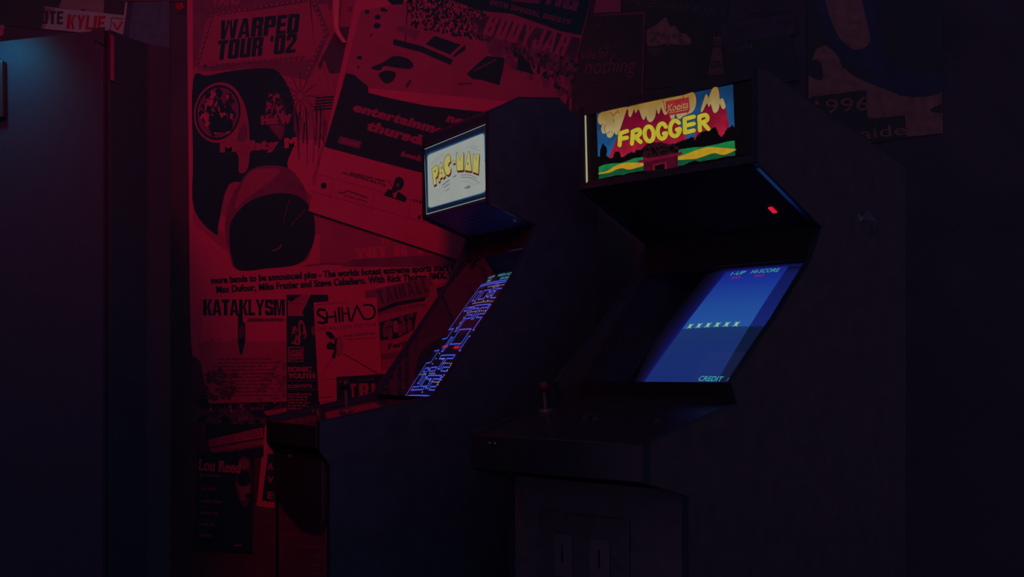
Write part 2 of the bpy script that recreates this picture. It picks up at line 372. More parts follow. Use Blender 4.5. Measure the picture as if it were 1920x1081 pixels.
for x, y in ((615, 12), (653, 16), (674, 18), (632, 20)): p.poly([(x, y-4), (x+7, y-4), (x+7, y+6), (x, y+6)], M['paper_dim'], 3.4)
p.stroke([(590, 58), (616, 160)], 1.2, M['paper_dim'], 3.6, caps=False); p.stroke([(626, 148), (632, 228)], 1.2, M['paper_dim'], 3.6, caps=False)
p.stroke([(602, 252), (624, 312)], 2, M['ink'], 4.4, caps=False)
# big cylinder in the foreground of the poster picture
p.blob([(364, 392), (380, 396), (420, 440), (428, 452), (424, 470), (388, 438), (364, 420)], M['paper_mid'], 3)
p.poly(spline([(430, 380), (452, 340), (474, 316), (510, 310), (545, 318), (570, 350), (578, 380), (590, 420), (586, 460), (560, 494), (450, 504), (432, 480), (422, 430)], True, 5), M['paper_dim'], 5)
p.poly(spline([(470, 322), (500, 316), (525, 320), (500, 345), (462, 372), (440, 392), (450, 355)], True, 5), M['paper_mid'], 5.3)
p.poly(spline([(436, 410), (470, 376), (520, 362), (560, 368), (585, 395), (591, 430), (585, 462), (560, 494), (500, 503), (448, 506), (434, 480), (430, 440)], True, 6), M['ink'], 6)
p.stroke([(530, 418), (543, 374)], 1.0, M['paper_dim'], 6.4, caps=False); p.stroke([(546, 422), (573, 392)], 1.2, M['paper_dim'], 6.4, caps=False)
p.stroke([(510, 470), (522, 466), (528, 458)], 1.6, M['paper_mid'], 6.4, True, caps=False)
p.stroke([(572, 498), (610, 494), (650, 495)], 3, M['paper_dim'], 4, caps=False)
# lower strap line
p.poly([(600, 428), (900, 440), (900, 488), (600, 494)], M['paper_mid'], 3); p.poly([(660, 486), (860, 476), (900, 486), (880, 500), (640, 500)], M['paper_dim'], 3.3)
p.heavy('WIT', (670, 484), (728, 481), 20, M['paper'], -.15, 4.2, .04); p.heavy('H T', (740, 480), (800, 476), 19, M['paper'], 0, 4.2)
p.text('W', (712, 458), (735, 456), 18, M['paper'], .055, 0, 4.2)
p.strong('more bands to be announced plus - The worlds hotest extreme sports stars including', (396, 532), (897, 504), 14, M['ink'], .03, 0, 4, .035)
p.strong('Max Dufour, Mike Frazier and Steve Caballero. With Rick Thorne BMX. With', (406, 549.5), (872, 520), 14, M['ink'], .03, 0, 4, .035)
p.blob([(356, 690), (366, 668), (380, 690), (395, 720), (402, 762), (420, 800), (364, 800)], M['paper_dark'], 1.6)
poster(p, 'largest red-lit tour poster with a road-sign title, round car lamps and a black cylinder')

# tilted gig poster over its right-hand side
p = wall_print(2)
p.sheet([(680, -60), (1122, -60), (1060, 200), (1040, 330), (900, 498), (866, 489), (578, 395), (608, 272)], M['paper'])
p.poly([(578, 395), (866, 489), (900, 498), (900, 502), (866, 493), (577, 398)], M['ink'], 1)
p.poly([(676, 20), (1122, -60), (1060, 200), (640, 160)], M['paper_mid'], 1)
p.specks(260, [(740, -20), (880, -10), (960, 70), (860, 70)], 2.9, M['ink'], 2, 1.3)
p.specks(330, [(760, -10), (905, 8), (905, 78), (770, 50)], 3.1, M['ink'], 2.2, 1.4)
p.specks(150, [(760, -10), (905, 8), (900, 70), (770, 40)], 2.2, M['paper'], 2.5, 1.4)
p.specks(150, [(880, 45), (1085, 110), (1065, 185), (930, 105)], 6, M['paper_dim'], 2.5, 1.6)
p.specks(60, [(940, 85), (1085, 118), (1064, 180), (990, 120)], 3.4, M['ink'], 2.8, 1.6)
p.poly([(846, 0), (812, -60), (1122, -60), (1090, 66), (1050, 58), (960, 26), (900, 20)], M['ink'], 3)
p.heavy('WITH SPECIAL GUESTS', (917, 8), (1069, 47), 9.5, M['paper_dim'], .1, 4, .14)
p.poly([(872, 22), (960, 40), (1088, 72), (1074, 150), (1000, 118), (900, 72)], M['paper_dark'], 2.4); p.heavy('BODYJAR', (904, 64), (1062, 108), 44, M['paper_mid'], .12, 4, .2)
p.poly([(960, 2), (1012, 7), (1016, -20), (964, -20)], M['paper_dim'], 4); p.heavy('NG', (1022, 7), (1084, 22), 40, M['paper_dim'], .1, 4)
# skate ramps and shadows in the picture
p.poly([(738, 73), (790, 86), (850, 112), (845, 122), (790, 98), (737, 84)], M['ink'], 3); p.poly([(798, 83), (815, 67), (864, 84), (843, 102)], M['ink'], 3)
p.poly([(848, 105), (873, 83), (872, 94), (852, 107)], M['ink'], 3); p.poly([(742, 56), (750, 48), (788, 58), (780, 74), (760, 64)], M['paper_dim'], 3)
p.blob([(696, 127), (720, 116), (740, 105), (765, 110), (775, 122), (768, 129), (745, 127), (720, 124), (712, 132)], M['ink'], 3)
p.blob([(710, 140), (725, 132), (742, 137), (736, 152), (722, 156)], M['ink'], 3); p.blob([(760, 160), (768, 150), (772, 152), (764, 164)], M['ink_soft'], 3)
p.poly([(875, 138), (912, 105), (946, 108), (944, 128), (936, 160), (905, 150), (886, 148)], M['ink'], 3); p.stroke([(890, 132), (930, 112)], 2.4, M['paper_dim'], 3.5, caps=False)
p.poly([(972, 108), (990, 116), (1002, 140), (968, 130)], M['ink'], 3); p.stroke([(858, 158), (884, 156)], 3, M['ink_soft'], 3, caps=False)
p.stroke([(766, -20), (760, 78)], 1.8, M['ink'], 3, caps=False); p.poly([(716, -10), (758, -10), (756, 8), (735, 9)], M['ink'], 3)
for x, y, r in ((674, 108, 5), (688, 22, 5), (708, 32, 6), (707, 48, 7), (672, 126, 2.5), (696, 66, 2.5), (718, 18, 5), (724, 20, 3)): p.ell(x, y, r, r*.8, M['ink'], 3, 9)
# black band with the listing
p.poly([(649, 137), (664, 140), (690, 162), (691, 174), (740, 186), (800, 198), (870, 206), (1055, 222), (1040, 330), (930, 360), (796, 325), (700, 300), (608, 275)], M['ink'], 4)
p.strong('entertainment', (660, 208), (859, 262), 19, M['paper_mid'], .05, .2, 5, .025)
p.strong('thursdays', (685, 243), (832, 284), 20, M['paper_mid'], .05, .2, 5, .025)
p.strong('new', (836, 228), (888, 241), 18, M['paper_mid'], .05, .2, 5, .025); p.strong('book', (751, 292), (790, 303), 11, M['paper_mid'], .05, .2, 5, .025)
p.poly([(634, 262), (638, 255), (679, 266), (673, 279), (634, 268)], M['paper_dim'], 5)
p.text('VANS', (638, 267), (672, 276), 9, M['paper_mid'], .05, .1, 5.5)
# sponsors' area
p.text('FOR MORE INFO CHECK', (656, 326), (722, 342), 4.5, M['ink'], .05, .1, 2); p.text('THE ADVERTISING SIDE AT DJ', (640, 325), (722, 349), 4.5, M['ink'], .05, .1, 2)
p.stroke([(595, 326), (780, 378), (830, 392)], .8, M['paper_dim'], 2, caps=False); p.stroke([(582, 358), (840, 428)], .8, M['paper_dim'], 2, caps=False)
for x, y in ((624, 338), (702, 360), (770, 381)): p.stroke([(x, y), (x-6, y+34)], .8, M['paper_dim'], 2, caps=False)
p.ell(607, 348, 5.5, 6, M['ink'], 2, 14); p.stroke([(635, 360), (645, 362), (650, 357), (688, 370)], 2.2, M['ink_soft'], 2); p.lines((645, 367), (688, 379), 3, M['ink_soft'])
p.poly([(719, 366), (728, 354), (736, 356), (737, 370), (742, 371), (746, 358), (763, 370), (760, 379)], M['ink'], 2.2); p.blob([(738, 346), (741, 336), (748, 331), (756, 336), (757, 346), (752, 355), (745, 357), (738, 362), (735, 354)], M['ink'], 2.5)
p.ell(746, 347, 3, 4, M['paper_dim'], 2.9, 10); p.stroke([(727, 336), (735, 348)], 1.2, M['ink_soft'], 2.4, caps=False)
p.text('FOR MORE', (774, 377), (800, 383), 4.5, M['ink'], .05, 0, 2); p.ell(786, 407, 3, 4, M['ink'], 2, 9)
poster(p, 'tilted red-lit poster with a crowd at a skate ramp above a black listings band')

# dark poster with script lettering
p = wall_print(1)
p.sheet([(1074, 26), (1209, 20), (1205, 215), (1072, 215)], M['dark_print'])
p.poly([(1112, 29), (1210, 20.5), (1209.5, 26), (1111, 30)], M['paper_dim'], 1); p.poly([(1206.5, 22), (1210, 22), (1205.5, 190), (1202.5, 190)], M['paper_dim'], 1)
p.text('ville for', (1089, 112), (1140, 108), 20, M['paper_dim'], -.004, .25, 1); p.text('nothing', (1096, 138), (1188, 135), 30, M['paper_dim'], -.004, .25, 1)
for i, (a, c) in enumerate(((1096, 1182), (1116, 1160), (1102, 1172), (1124, 1150))): p.lines((a, 153+i*8), (c, 152+i*8), 4.5, M['paper_dark'])
for x, y, r in ((1114, 79, 2.5), (1136, 88, 6), (1155, 88, 5), (1124, 48, 4), (1150, 104, 6)): p.blob([(x-r, y), (x, y-r*1.1), (x+r, y-r*.2), (x+r*.3, y+r)], M['paper_dark'], 1)
p.specks(30, [(1080, 182), (1102, 182), (1100, 204), (1079, 204)], 3.5, M['paper_dark'])
poster(p, 'dark poster with faint script lettering and a pale edge, between the two cabinets')
# pale strip behind it
p = wall_print(0)
p.sheet([(1124, -40), (1168, -40), (1166, 28), (1112, 30)], M['paper_mid']); p.poly([(1166, -40), (1168, -40), (1166, 28), (1164, 28)], M['ink'], 1)
poster(p, 'sliver of pale red poster left of the slanted thin lettering at the top')
p = wall_print(0)
p.sheet([(1070, 120), (1086, 112), (1076, 214), (1066, 214)], M['paper_mid'])
poster(p, 'narrow scrap of pale poster showing beside the dark script poster', 'poster_scrap')

# poster with a cloud picture
p = wall_print(2)
p.sheet([(1167, -40), (1372, -40), (1345, 152), (1209, 168), (1210, 20), (1167, 24)], M['dark_print'])
p.text('THE GETAWAY PLAN', (1170, 6), (1340, 28), 14, M['dimrust_print'], -.012, .1, 1)
p.blob([(1213, 70), (1212, 60), (1220, 52), (1230, 47), (1240, 38), (1247, 33), (1253, 40), (1256, 49), (1264, 48), (1270, 54), (1276, 62), (1285, 63), (1292, 70), (1296, 76), (1292, 83), (1270, 84), (1250, 81), (1230, 86), (1214, 84)], M['rust_print'], 1)
p.specks(24, [(1216, 60), (1280, 66), (1290, 82), (1216, 82)], 5, M['dimrust_print'], 1.5)
for i in range(5): p.stroke([(1212+i*3, 91+i*3), (1242-i*3, 92+i*3)], 1.6, M['dimrust_print'], 1, caps=False)
poster(p, 'dark poster with a brownish cloud picture under slanted thin lettering')
# pale pasted poster with a cone shape
p = wall_print(3)
p.sheet([(1346, 48), (1490, 22), (1496, 64), (1386, 84), (1388, 150), (1326, 152), (1336, 100)], M['dark_print'])
p.poly([(1350, 46), (1488, 24), (1492, 62), (1384, 78), (1360, 90)], M['paper_dark'], .6)
p.poly([(1337, 69), (1353, 68), (1352, 85), (1336, 86)], M['dimrust_print'], 1); p.text('HO', (1338, 84), (1351, 83), 6, M['dark_print'], .02, 0, 1.4)
p.poly([(1336, 90), (1352, 88), (1357, 138), (1326, 142)], M['dimrust_print'], 1); p.text('CR', (1333, 127), (1353, 125), 13, M['dark_print'], .02, 0, 1.5)
p.text('DVD', (1407, 24), (1427, 22), 6, M['dimrust_print'], 0, 0, 1); p.text('IN STOCK', (1440, 23), (1484, 19), 6, M['dimrust_print'], 0, 0, 1)
poster(p, 'very dark poster with a pale cone-shaped patch, above the right cabinet')
p = wall_print(4)
p.sheet([(1358, 88), (1480, 62), (1500, 150), (1362, 168)], M['dark_print'])
p.text('ZOH', (1364, 98), (1410, 90), 8, M['dimrust_print'], .01, .15, 1)
poster(p, 'near-black poster with short wide red lettering, above the right cabinet')
# right-hand poster with the swirl
p = wall_print(1)
p.sheet([(1512, -40), (1768, -40), (1768, 250), (1640, 266), (1516, 300)], M['dark_print'])
p.poly([(1516, 150), (1518, 125), (1530, 92), (1548, 84), (1568, 100), (1580, 126), (1620, 150), (1690, 180), (1766, 170), (1768, 250), (1700, 256), (1640, 264), (1516, 290)], M['rust_print'], 1)
p.blob([(1526, -40), (1640, -40), (1650, 60), (1662, 100), (1690, 128), (1730, 140), (1767, 136), (1767, 172), (1710, 182), (1650, 164), (1600, 140), (1572, 108), (1544, 60)], M['blue_print'], 1.5)
p.blob([(1545, -30), (1600, -30), (1625, 40), (1630, 80), (1600, 92), (1565, 55)], M['rust_print'], 2)
p.blob([(1574, 108), (1592, 112), (1630, 138), (1622, 150), (1592, 136)], M['dark_print'], 2); p.blob([(1516, 118), (1534, 112), (1542, 130), (1540, 150), (1516, 140)], M['dark_print'], 2)
p.poly([(1742, 206), (1766, 193), (1766, 212), (1750, 211)], M['dark_print'], 2)
p.poly([(1518, 182), (1624, 168), (1626, 214), (1630, 226), (1518, 260)], M['dark_print'], 2.4); p.text('1996', (1530, 214), (1630, 206), 27, M['rust_print'], .0, 0, 3)
p.poly([(1560, 230), (1697, 216), (1699, 257), (1560, 280)], M['dark_print'], 2.4); p.text('aide', (1614, 261), (1699, 252), 22, M['rust_print'], .0, 0, 3)
poster(p, 'dark poster with a bluish swirl and a four-figure year, on the right above the cabinet')

# top left
p = wall_print(1)
p.sheet([(-40, -40), (238, -40), (240, 30), (228, 70), (56, 52), (-40, 42)], M['dark_print'])
p.poly([(120, -10), (196, -10), (194, 26), (150, 20), (110, 14)], M['skin_print'], 1); p.poly([(112, 12), (196, 22), (196, 28), (108, 18)], M['dark_print'], .6)
p.poly([(70, 11), (235, 29), (230, 68), (60, 52)], M['white_paper'], 1.4); p.poly([(235, 4), (239, 4), (232, 66), (228, 66)], M['white_paper'], 1.4)
p.poly([(60, 8), (84, 13), (78, 53), (56, 54)], M['dark_print'], 2.9); p.poly([(78, 13), (104, 16), (98, 24), (82, 54), (74, 54)], M['rust_print'], 1.8)
p.heavy('VOTE', (60, 44), (118, 46), 25, M['dark_print'], 0, 2, .15)
p.heavy('KYLIE', (124, 54), (197, 57), 27, M['red_print'], .08, 2, .12)
p.stroke([(209, 33), (232, 36)], 1.4, M['dark_print'], 2, caps=False); p.stroke([(209, 33), (207, 58)], 1.4, M['dark_print'], 2, caps=False)
p.stroke([(212, 42), (220, 56), (230, 40)], 3.4, M['red_print'], 2.2, caps=False); p.ell(156, 18.5, 5, 1.6, M['dark_print'], 2, 10)
poster(p, 'white campaign-style poster with dark and red capitals above the tall grey cabinet')
p = wall_print(0)
p.sheet([(-40, -40), (8, -40), (10, 40), (4, 66), (-40, 66)], M['white_paper']); p.blob([(-6, 48), (4, 48), (6, 65), (-8, 66)], M['paper'], 1)
poster(p, 'pale strip of poster at the far left edge above the tall cabinet')
p = wall_print(2)
p.sheet([(240, 4), (318, 2), (318, 88), (226, 92)], M['grey_paper']); p.poly([(240, 4), (250, 4), (240, 76), (230, 70)], M['blue_print'], 1)
p.poly([(228, -40), (350, -40), (350, 1), (232, 2)], M['dimrust_print'], 1)
poster(p, 'plain grey sheet pasted between the white campaign poster and the large tour poster')
p = wall_print(1)
p.sheet([(328, -40), (349, -40), (349, 26), (330, 24)], M['dark_print']); p.text('B', (332, 19), (347, 15), 13, M['red_print'], .05, 0, 1)
poster(p, 'small dark scrap with a red letter at the left edge of the large tour poster', 'poster_scrap')

# band flyers along the bottom of the tour poster
p = wall_print(3)
p.sheet([(377, 556), (537, 554), (538, 752), (392, 756), (378, 690), (376, 640)], M['paper'])
p.poly([(377, 640), (537, 640), (538, 752), (392, 756), (378, 690)], M['paper_mid'], .5); p.specks(90, [(377, 632), (537, 640), (537, 690), (377, 690)], 9, M['paper_mid'], .8, .5)
p.specks(80, [(377, 690), (440, 690), (440, 752), (380, 752)], 8, M['paper_dark'], 1, .5); p.specks(50, [(500, 690), (537, 670), (537, 750), (480, 750)], 8, M['paper_dim'], 1, .5)
p.heavy('KATAKLYSM', (381, 591), (534, 591), 30, M['ink'], 0, 2, .03)
p.lines((464, 603), (533, 602), 5.5, M['ink_soft'], 2); p.poly([(464, 596), (533, 596), (533, 601), (464, 603)], M['paper_dim'], 1.6)
p.poly([(446, 588), (455, 588), (455, 602), (460, 606), (460, 640), (454, 664), (450, 664), (446, 640)], M['ink'], 2.4); p.poly([(448, 612), (458, 612), (457, 632), (447, 634)], M['ink_soft'], 2.7)
for i in range(11): p.lines((398+random.random()*14, 675+i*6.8), (500+random.random()*30, 674+i*6.8), 4, M['ink_soft'], 2)
poster(p, 'flyer with heavy black capitals and a hanging knife, left of the narrow black flyer')
p = wall_print(4)
p.sheet([(537, 552), (615, 552), (615, 568), (592, 574), (600, 772), (538, 772)], M['ink'])
p.poly([(540, 562), (546, 566), (566, 552), (583, 552), (566, 586), (570, 592), (540, 592)], M['paper_mid'], 1); p.stroke([(543, 569), (566, 568)], 1, M['ink_soft'], 1.5, caps=False)
p.blob([(546, 640), (550, 612), (556, 616), (558, 640), (560, 606), (566, 600), (572, 612), (575, 632), (570, 634), (566, 618), (562, 644), (552, 645)], M['paper_mid'], 1); p.blob([(584, 616), (588, 610), (592, 616), (592, 628), (585, 626)], M['paper_dim'], 1)
p.specks(14, [(540, 615), (575, 605), (575, 640), (540, 645)], 4, M['ink'], 1.5, 1.4)
p.stroke([(541, 651), (568, 651), (568, 677), (541, 677)], 1.6, M['paper_mid'], 1, closed=True); p.poly([(544, 656), (566, 655), (566, 673), (543, 674)], M['paper_mid'], 1)
p.text('DIRTY', (545, 664), (565, 663), 7, M['ink'], .03, 0, 1.5); p.text('SHOW', (545, 673), (565, 672), 7, M['ink'], .03, 0, 1.5)
p.strong('SONIC', (540, 697), (584, 697), 10.5, M['paper_mid'], .04, 0, 1); p.strong('YOUTH', (540, 709), (590, 709), 10.5, M['paper_mid'], .04, 0, 1)
p.text('SCIENTISTS', (540, 727), (585, 726), 6.5, M['paper_mid'], .04, 0, 1)
for y in (713, 730): p.stroke([(540, y), (596, y)], .8, M['paper_dim'], 1, caps=False)
for i in range(6): p.lines((540, 740+i*5.4), (570+random.random()*26, 740+i*5.4), 3.6, M['paper_mid'], 1)
poster(p, 'narrow black flyer with pale lettering, between two pale flyers')
p = wall_print(5)
p.sheet([(588, 567), (706, 557), (716, 700), (634, 708), (631, 752), (598, 752)], M['paper'])
lw = 5
p.stroke([(609, 581), (599, 580), (596, 588), (604, 594), (611, 599), (608, 605), (597, 604)], lw, M['ink'], 1, True)
for a, c in (((613, 584), (613, 606)), ((628, 583), (630, 604)), ((635, 576), (637, 604)), ((641, 575), (643, 603)), ((652, 575), (656, 602))): p.stroke([a, c], lw*.85, M['ink'], 1, caps=False)
p.stroke([(613, 595), (630, 592)], 3.5, M['ink'], 1, caps=False); p.stroke([(641, 588), (655, 587)], 3.5, M['ink'], 1, caps=False)
p.stroke([(659, 601), (669, 573), (682, 597)], lw*.8, M['ink'], 1); p.stroke([(682, 597), (690, 598), (700, 594), (703, 583), (698, 573), (688, 571), (682, 572)], lw*.8, M['ink'], 1, True)
p.text('ONE WILL HEAR THE TOUR', (595, 620), (706, 611), 7, M['ink_soft'], .0, 0, 1); p.lines((643, 632), (706, 626), 5, M['paper_dim'], 1); p.lines((650, 638), (707, 634), 3.5, M['paper_dim'], 1)
p.lines((594, 572), (652, 567), 2.4, M['paper_dim'], 1)
p.ell(636, 649, 7, 18, M['ink_soft'], 1, 26, .05); p.ell(636.5, 649, 5.8, 16.8, M['paper_mid'], 1.4, 26, .05)
for q in ([(611, 622), (620, 622), (628, 632), (622, 636), (614, 630)], [(613, 645), (620, 640), (626, 644), (628, 634), (632, 634), (630, 660), (628, 672), (622, 668), (626, 656), (614, 654)]): p.blob(q, M['ink'], 1.2)
p.stroke([(643, 662), (708, 700)], 2, M['ink_soft'], 1, caps=False); p.stroke([(626, 666), (604, 700)], 1.2, M['paper_dim'], 1, caps=False); p.stroke([(600, 712), (634, 710)], .9, M['paper_dim'], 1, caps=False); p.lines((602, 746), (624, 744), 3, M['ink_soft'], 1)
poster(p, 'pale flyer with wide thin capitals and a drawing of a dish on a stem')
p = wall_print(2)
p.sheet([(684, 546), (806, 518), (836, 560), (820, 680), (716, 690), (708, 560), (685, 562)], M['paper_mid'])
p.poly([(684, 546), (806, 518), (818, 552), (708, 588), (708, 558), (685, 560)], M['paper_dim'], 1); p.heavy('TAIHALL', (712, 570), (806, 546), 26, M['paper_dark'], 0, 1.5, .3)
p.poly([(708, 580), (740, 566), (800, 556), (796, 564), (748, 572), (710, 586)], M['ink'], 2)
p.lines((712, 590), (800, 574), 7, M['paper_dim'], 1.5); p.lines((736, 582), (790, 572), 6, M['paper_dim'], 1.5)
p.poly([(711, 604), (782, 584), (776, 618), (745, 634), (713, 638)], M['ink'], 2)
for x, y in ((742, 606), (722, 614), (757, 606), (768, 604), (731, 618), (750, 612)): p.blob([(x-3, y+16), (x-4, y), (x, y-6), (x+4, y), (x+4, y+15)], M['paper_dim'] if x != 742 else M['paper_mid'], 2.5)
p.specks(20, [(711, 604), (780, 586), (770, 600), (713, 612)], 4, M['paper_dim'], 2.6)
p.text('Fenix', (728, 655), (772, 645), 11, M['ink'], .03, .2, 2); p.poly([(714, 664), (760, 656), (756, 670), (716, 674)], M['paper_dim'], 1.6)
poster(p, 'mid-toned flyer with a band picture, partly behind the left cabinet')
p = wall_print(5)
p.sheet([(806, 536), (850, 526), (850, 620), (800, 640)], M['paper_mid']); p.poly([(818, 540), (850, 530), (850, 556), (822, 558)], M['ink'], 1)
poster(p, 'corner of a flyer with a black top showing beside the left cabinet screen')
p = wall_print(6)
p.sheet([(631, 706), (740, 700), (740, 790), (632, 790)], M['paper']); p.poly([(631, 706), (740, 700), (740, 756), (706, 748), (650, 752), (648, 790), (632, 790)], M['ink'], 1)
p.heavy('TRI', (652, 747), (704, 746), 28, M['paper_mid'], 0, 2, .3); p.blob([(636, 716), (642, 712), (648, 720), (642, 728)], M['paper_dim'], 2); p.lines((672, 714), (704, 712), 3, M['ink_soft'], 2)
p.blob([(668, 758), (690, 752), (706, 760), (690, 766), (672, 764)], M['ink_soft'], 1.5); p.blob([(650, 730), (656, 720), (660, 745), (654, 790), (646, 790)], M['ink'], 2.5)
poster(p, 'flyer with large pale capitals on black, lowest beside the left cabinet screen')
p = wall_print(4)
p.sheet([(600, 752), (634, 750), (634, 800), (605, 800)], M['paper']); p.specks(12, [(612, 752), (634, 752), (634, 790), (612, 790)], 4, M['ink_soft'])
poster(p, 'pale strip of paper hanging under the dish flyer', 'poster_scrap')

# lower left cluster
p = wall_print(2)
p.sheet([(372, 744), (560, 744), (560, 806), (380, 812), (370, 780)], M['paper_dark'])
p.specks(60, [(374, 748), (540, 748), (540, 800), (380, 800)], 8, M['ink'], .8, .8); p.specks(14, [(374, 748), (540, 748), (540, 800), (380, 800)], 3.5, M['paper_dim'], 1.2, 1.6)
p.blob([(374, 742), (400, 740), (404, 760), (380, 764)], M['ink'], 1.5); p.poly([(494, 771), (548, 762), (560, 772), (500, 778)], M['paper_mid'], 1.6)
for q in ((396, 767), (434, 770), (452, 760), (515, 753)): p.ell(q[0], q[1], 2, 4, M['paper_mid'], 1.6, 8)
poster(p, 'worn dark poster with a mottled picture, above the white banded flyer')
p = wall_print(3)
p.sheet([(384, 794), (494, 794), (494, 856), (396, 850), (388, 820)], M['ink'])
p.poly([(390, 824), (492, 801), (494, 820), (392, 838)], M['paper_mid'], 1); p.poly([(393, 839), (494, 822), (494, 834), (396, 848)], M['paper_dim'], 1)
p.text('VERY', (392, 836), (414, 832), 13, M['paper_dim'], .04, 0, 2); p.text('EVER UP', (417, 831), (460, 823), 15, M['paper_dim'], .04, 0, 2); p.text('HEIST', (462, 822), (492, 817), 14, M['paper_dim'], .04, 0, 2)
p.stroke([(391, 838), (494, 820)], 1.2, M['ink'], 2, caps=False)
for i in range(2): p.lines((398, 847+i*5), (494, 830+i*6), 5, M['paper_mid'] if i == 0 else M['paper_dim'], 2)
poster(p, 'black flyer with two slanting pale bands of capitals, beside the left control panel')
p = wall_print(4)
p.sheet([(371, 846), (476, 852), (473, 1036), (364, 1030)], M['ink'])
p.blob([(450, 858), (464, 857), (470, 872), (472, 900), (470, 930), (462, 948), (454, 946), (446, 928), (440, 905), (446, 880)], M['paper_dark'], 1, 6); p.blob([(446, 898), (466, 902), (468, 924), (456, 938), (447, 920)], M['paper_dim'], 1.5, 6); p.blob([(452, 862), (464, 862), (466, 876), (450, 878)], M['paper_dim'], 1.5, 6)
p.blob([(446, 885), (458, 882), (468, 886), (470, 904), (458, 911), (446, 906)], M['ink'], 2); p.blob([(460, 926), (472, 924), (474, 932), (464, 934)], M['ink'], 2)
p.strong('Lou Reed', (373, 881), (450, 887), 23, M['paper_mid'], .02, 0, 2.6, .03)
for i, (c, g) in enumerate(((418, 892), (396, 910), (408, 917), (397, 930), (420, 941), (398, 952), (410, 962), (395, 974), (406, 984), (390, 996), (400, 1005))): p.lines((374, g), (c, g+2), 5.5 if i % 2 == 0 else 4, M['paper_dim'] if i % 2 == 0 else M['paper_dark'], 2)
p.lines((440, 1023), (453, 1024), 4, M['paper_mid'], 2)
poster(p, 'black poster with a shaded face and a list of dates, low beside the left cabinet')
p = wall_print(3)
p.sheet([(497, 798), (560, 800), (560, 958), (481, 948)], M['paper']); p.poly([(508, 806), (560, 808), (560, 946), (491, 938)], M['ink'], 1)
for y, t in ((818, 'R'), (850, 'I'), (880, 'A'), (905, 'V'), (934, 'E')): p.text(t, (501, y), (512, y+1), 14, M['paper_mid'], .03, 0, 1.5)
poster(p, 'black poster with a broad pale border, partly behind the left cabinet front')
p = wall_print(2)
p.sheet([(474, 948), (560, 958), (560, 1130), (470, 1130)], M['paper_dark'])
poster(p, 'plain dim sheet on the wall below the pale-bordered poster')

# curled strip of tape hanging from above
b = MB(); pts = []
for i in range(17):
    t = i/16; x = 632-2*math.sin(t*3)+(0 if t < .75 else 26*(t-.75)**1.4*4); y = -30+110*t
    d = WY-.012-.02*math.sin(t*3.1)-(.02*(t-.7) if t > .7 else 0); w = 7.5*(1-.35*t)
    pts.append((EYE+sight(x-w, y)*d, EYE+sight(x+w, y)*(d+.004)))
v = [q for a in pts for q in a]; n = Vector((0, .0006, 0)); k = len(v)
b.mesh(v+[q+n for q in v], [(2*i, 2*i+1, 2*i+3, 2*i+2) for i in range(16)]+[(k+2*i, k+2*i+2, k+2*i+3, k+2*i+1) for i in range(16)]+[(2*i, 2*i+2, k+2*i+2, k+2*i) for i in range(16)]+[(2*i+1, k+2*i+1, k+2*i+3, 2*i+3) for i in range(16)], M['tape'], True)
tag(b.build('tape_strip', origin=pts[-1][0]), 'shiny strip of tape curling off the wall beside the road-sign title', 'tape')

# ------------------------------------------------------------------ arcade cabinets
# local frame: x to the player's right (0 = inner face of that side panel), y to the back (0 = sign plane), z up
class Cab:
    def __init__(s, name, org, deg, W, prof, m_side, label):
        s.root = tag(empty(name, (org[0], org[1], 0), math.radians(deg)), label, 'arcade machine', 'upright arcade machines')
        s.O = Vector((org[0], org[1], 0)); s.R = Matrix.Rotation(math.radians(deg), 3, 'Z'); s.W = W; s.prof = prof; T = .018; s.T = T
        for x0 in (0, -W-T):
            b = MB(); b.prism([(x0, t, z) for t, z in prof], (T, 0, 0), m_side); sp = b.build('side_panel', s.root)
            e = MB()
            for (t0, z0), (t1, z1) in zip(prof[1:-2], prof[2:-1]):
                d = math.hypot(t1-t0, z1-z0); n = Vector((0, -(z1-z0)/d, (t1-t0)/d))*.003
                a, c = Vector((x0-.001, t0, z0)), Vector((x0-.001, t1, z1)); e.prism([a, c, c+n, a+n], (T+.002, 0, 0), M['trim'])
            e.build('edge_molding', sp)
            if x0 == 0: s.near = sp
    def onto(s, P0, n):
        """design coordinates measured in the photograph, carried to a plane of the cabinet"""
        P0, n = Vector(P0), Vector(n); c = s.R.transposed() @ (EYE-s.O)
        def f(px, py):
            d = s.R.transposed() @ sight(px, py); return c+d*((P0-c).dot(n)/d.dot(n))
        return f
    def slab(s, name, sec, m, x0=None, x1=None, bevel=0.0, parent=None):
        """a board spanning the cabinet with the given (y, z) section"""
        x0 = -s.W if x0 is None else x0; x1 = 0 if x1 is None else x1
        b = MB(); b.prism([(x0, t, z) for t, z in sec], (x1-x0, 0, 0), m); return b.build(name, parent or s.root, bevel=bevel)
    def shelf(s, name, pts, th, m, **kw):
        """boards following a polyline, thickness th to its right-hand side"""
        b = MB()
        for (t0, z0), (t1, z1) in zip(pts, pts[1:]):
            d = math.hypot(t1-t0, z1-z0); n = ((z1-z0)/d*th, -(t1-t0)/d*th)
            b.prism([(-s.W, t0, z0), (-s.W, t1, z1), (-s.W, t1+n[0], z1+n[1]), (-s.W, t0+n[0], z0+n[1])], (s.W, 0, 0), m)
        return b.build(name, s.root, **kw)
def lerp2(a, c, k): return (a[0]+(c[0]-a[0])*k, a[1]+(c[1]-a[1])*k)
def joystick(root, x, y, z, tilt, ball_m, h=.075):
    b = MB(); b.tube((x, y, z-.004), (x, y, z+.006), .026, .022, M['metal'], 20); j = b.build('joystick', root)
    b = MB(); b.tube((x, y, z+.004), (x-.004, y-.003, z+h), .0055, .0055, M['metal'], 12); b.build('shaft', j)
    b = MB(); b.ball((x-.004, y-.003, z+h+.012), .0175, ball_m); b.build('ball_knob', j)
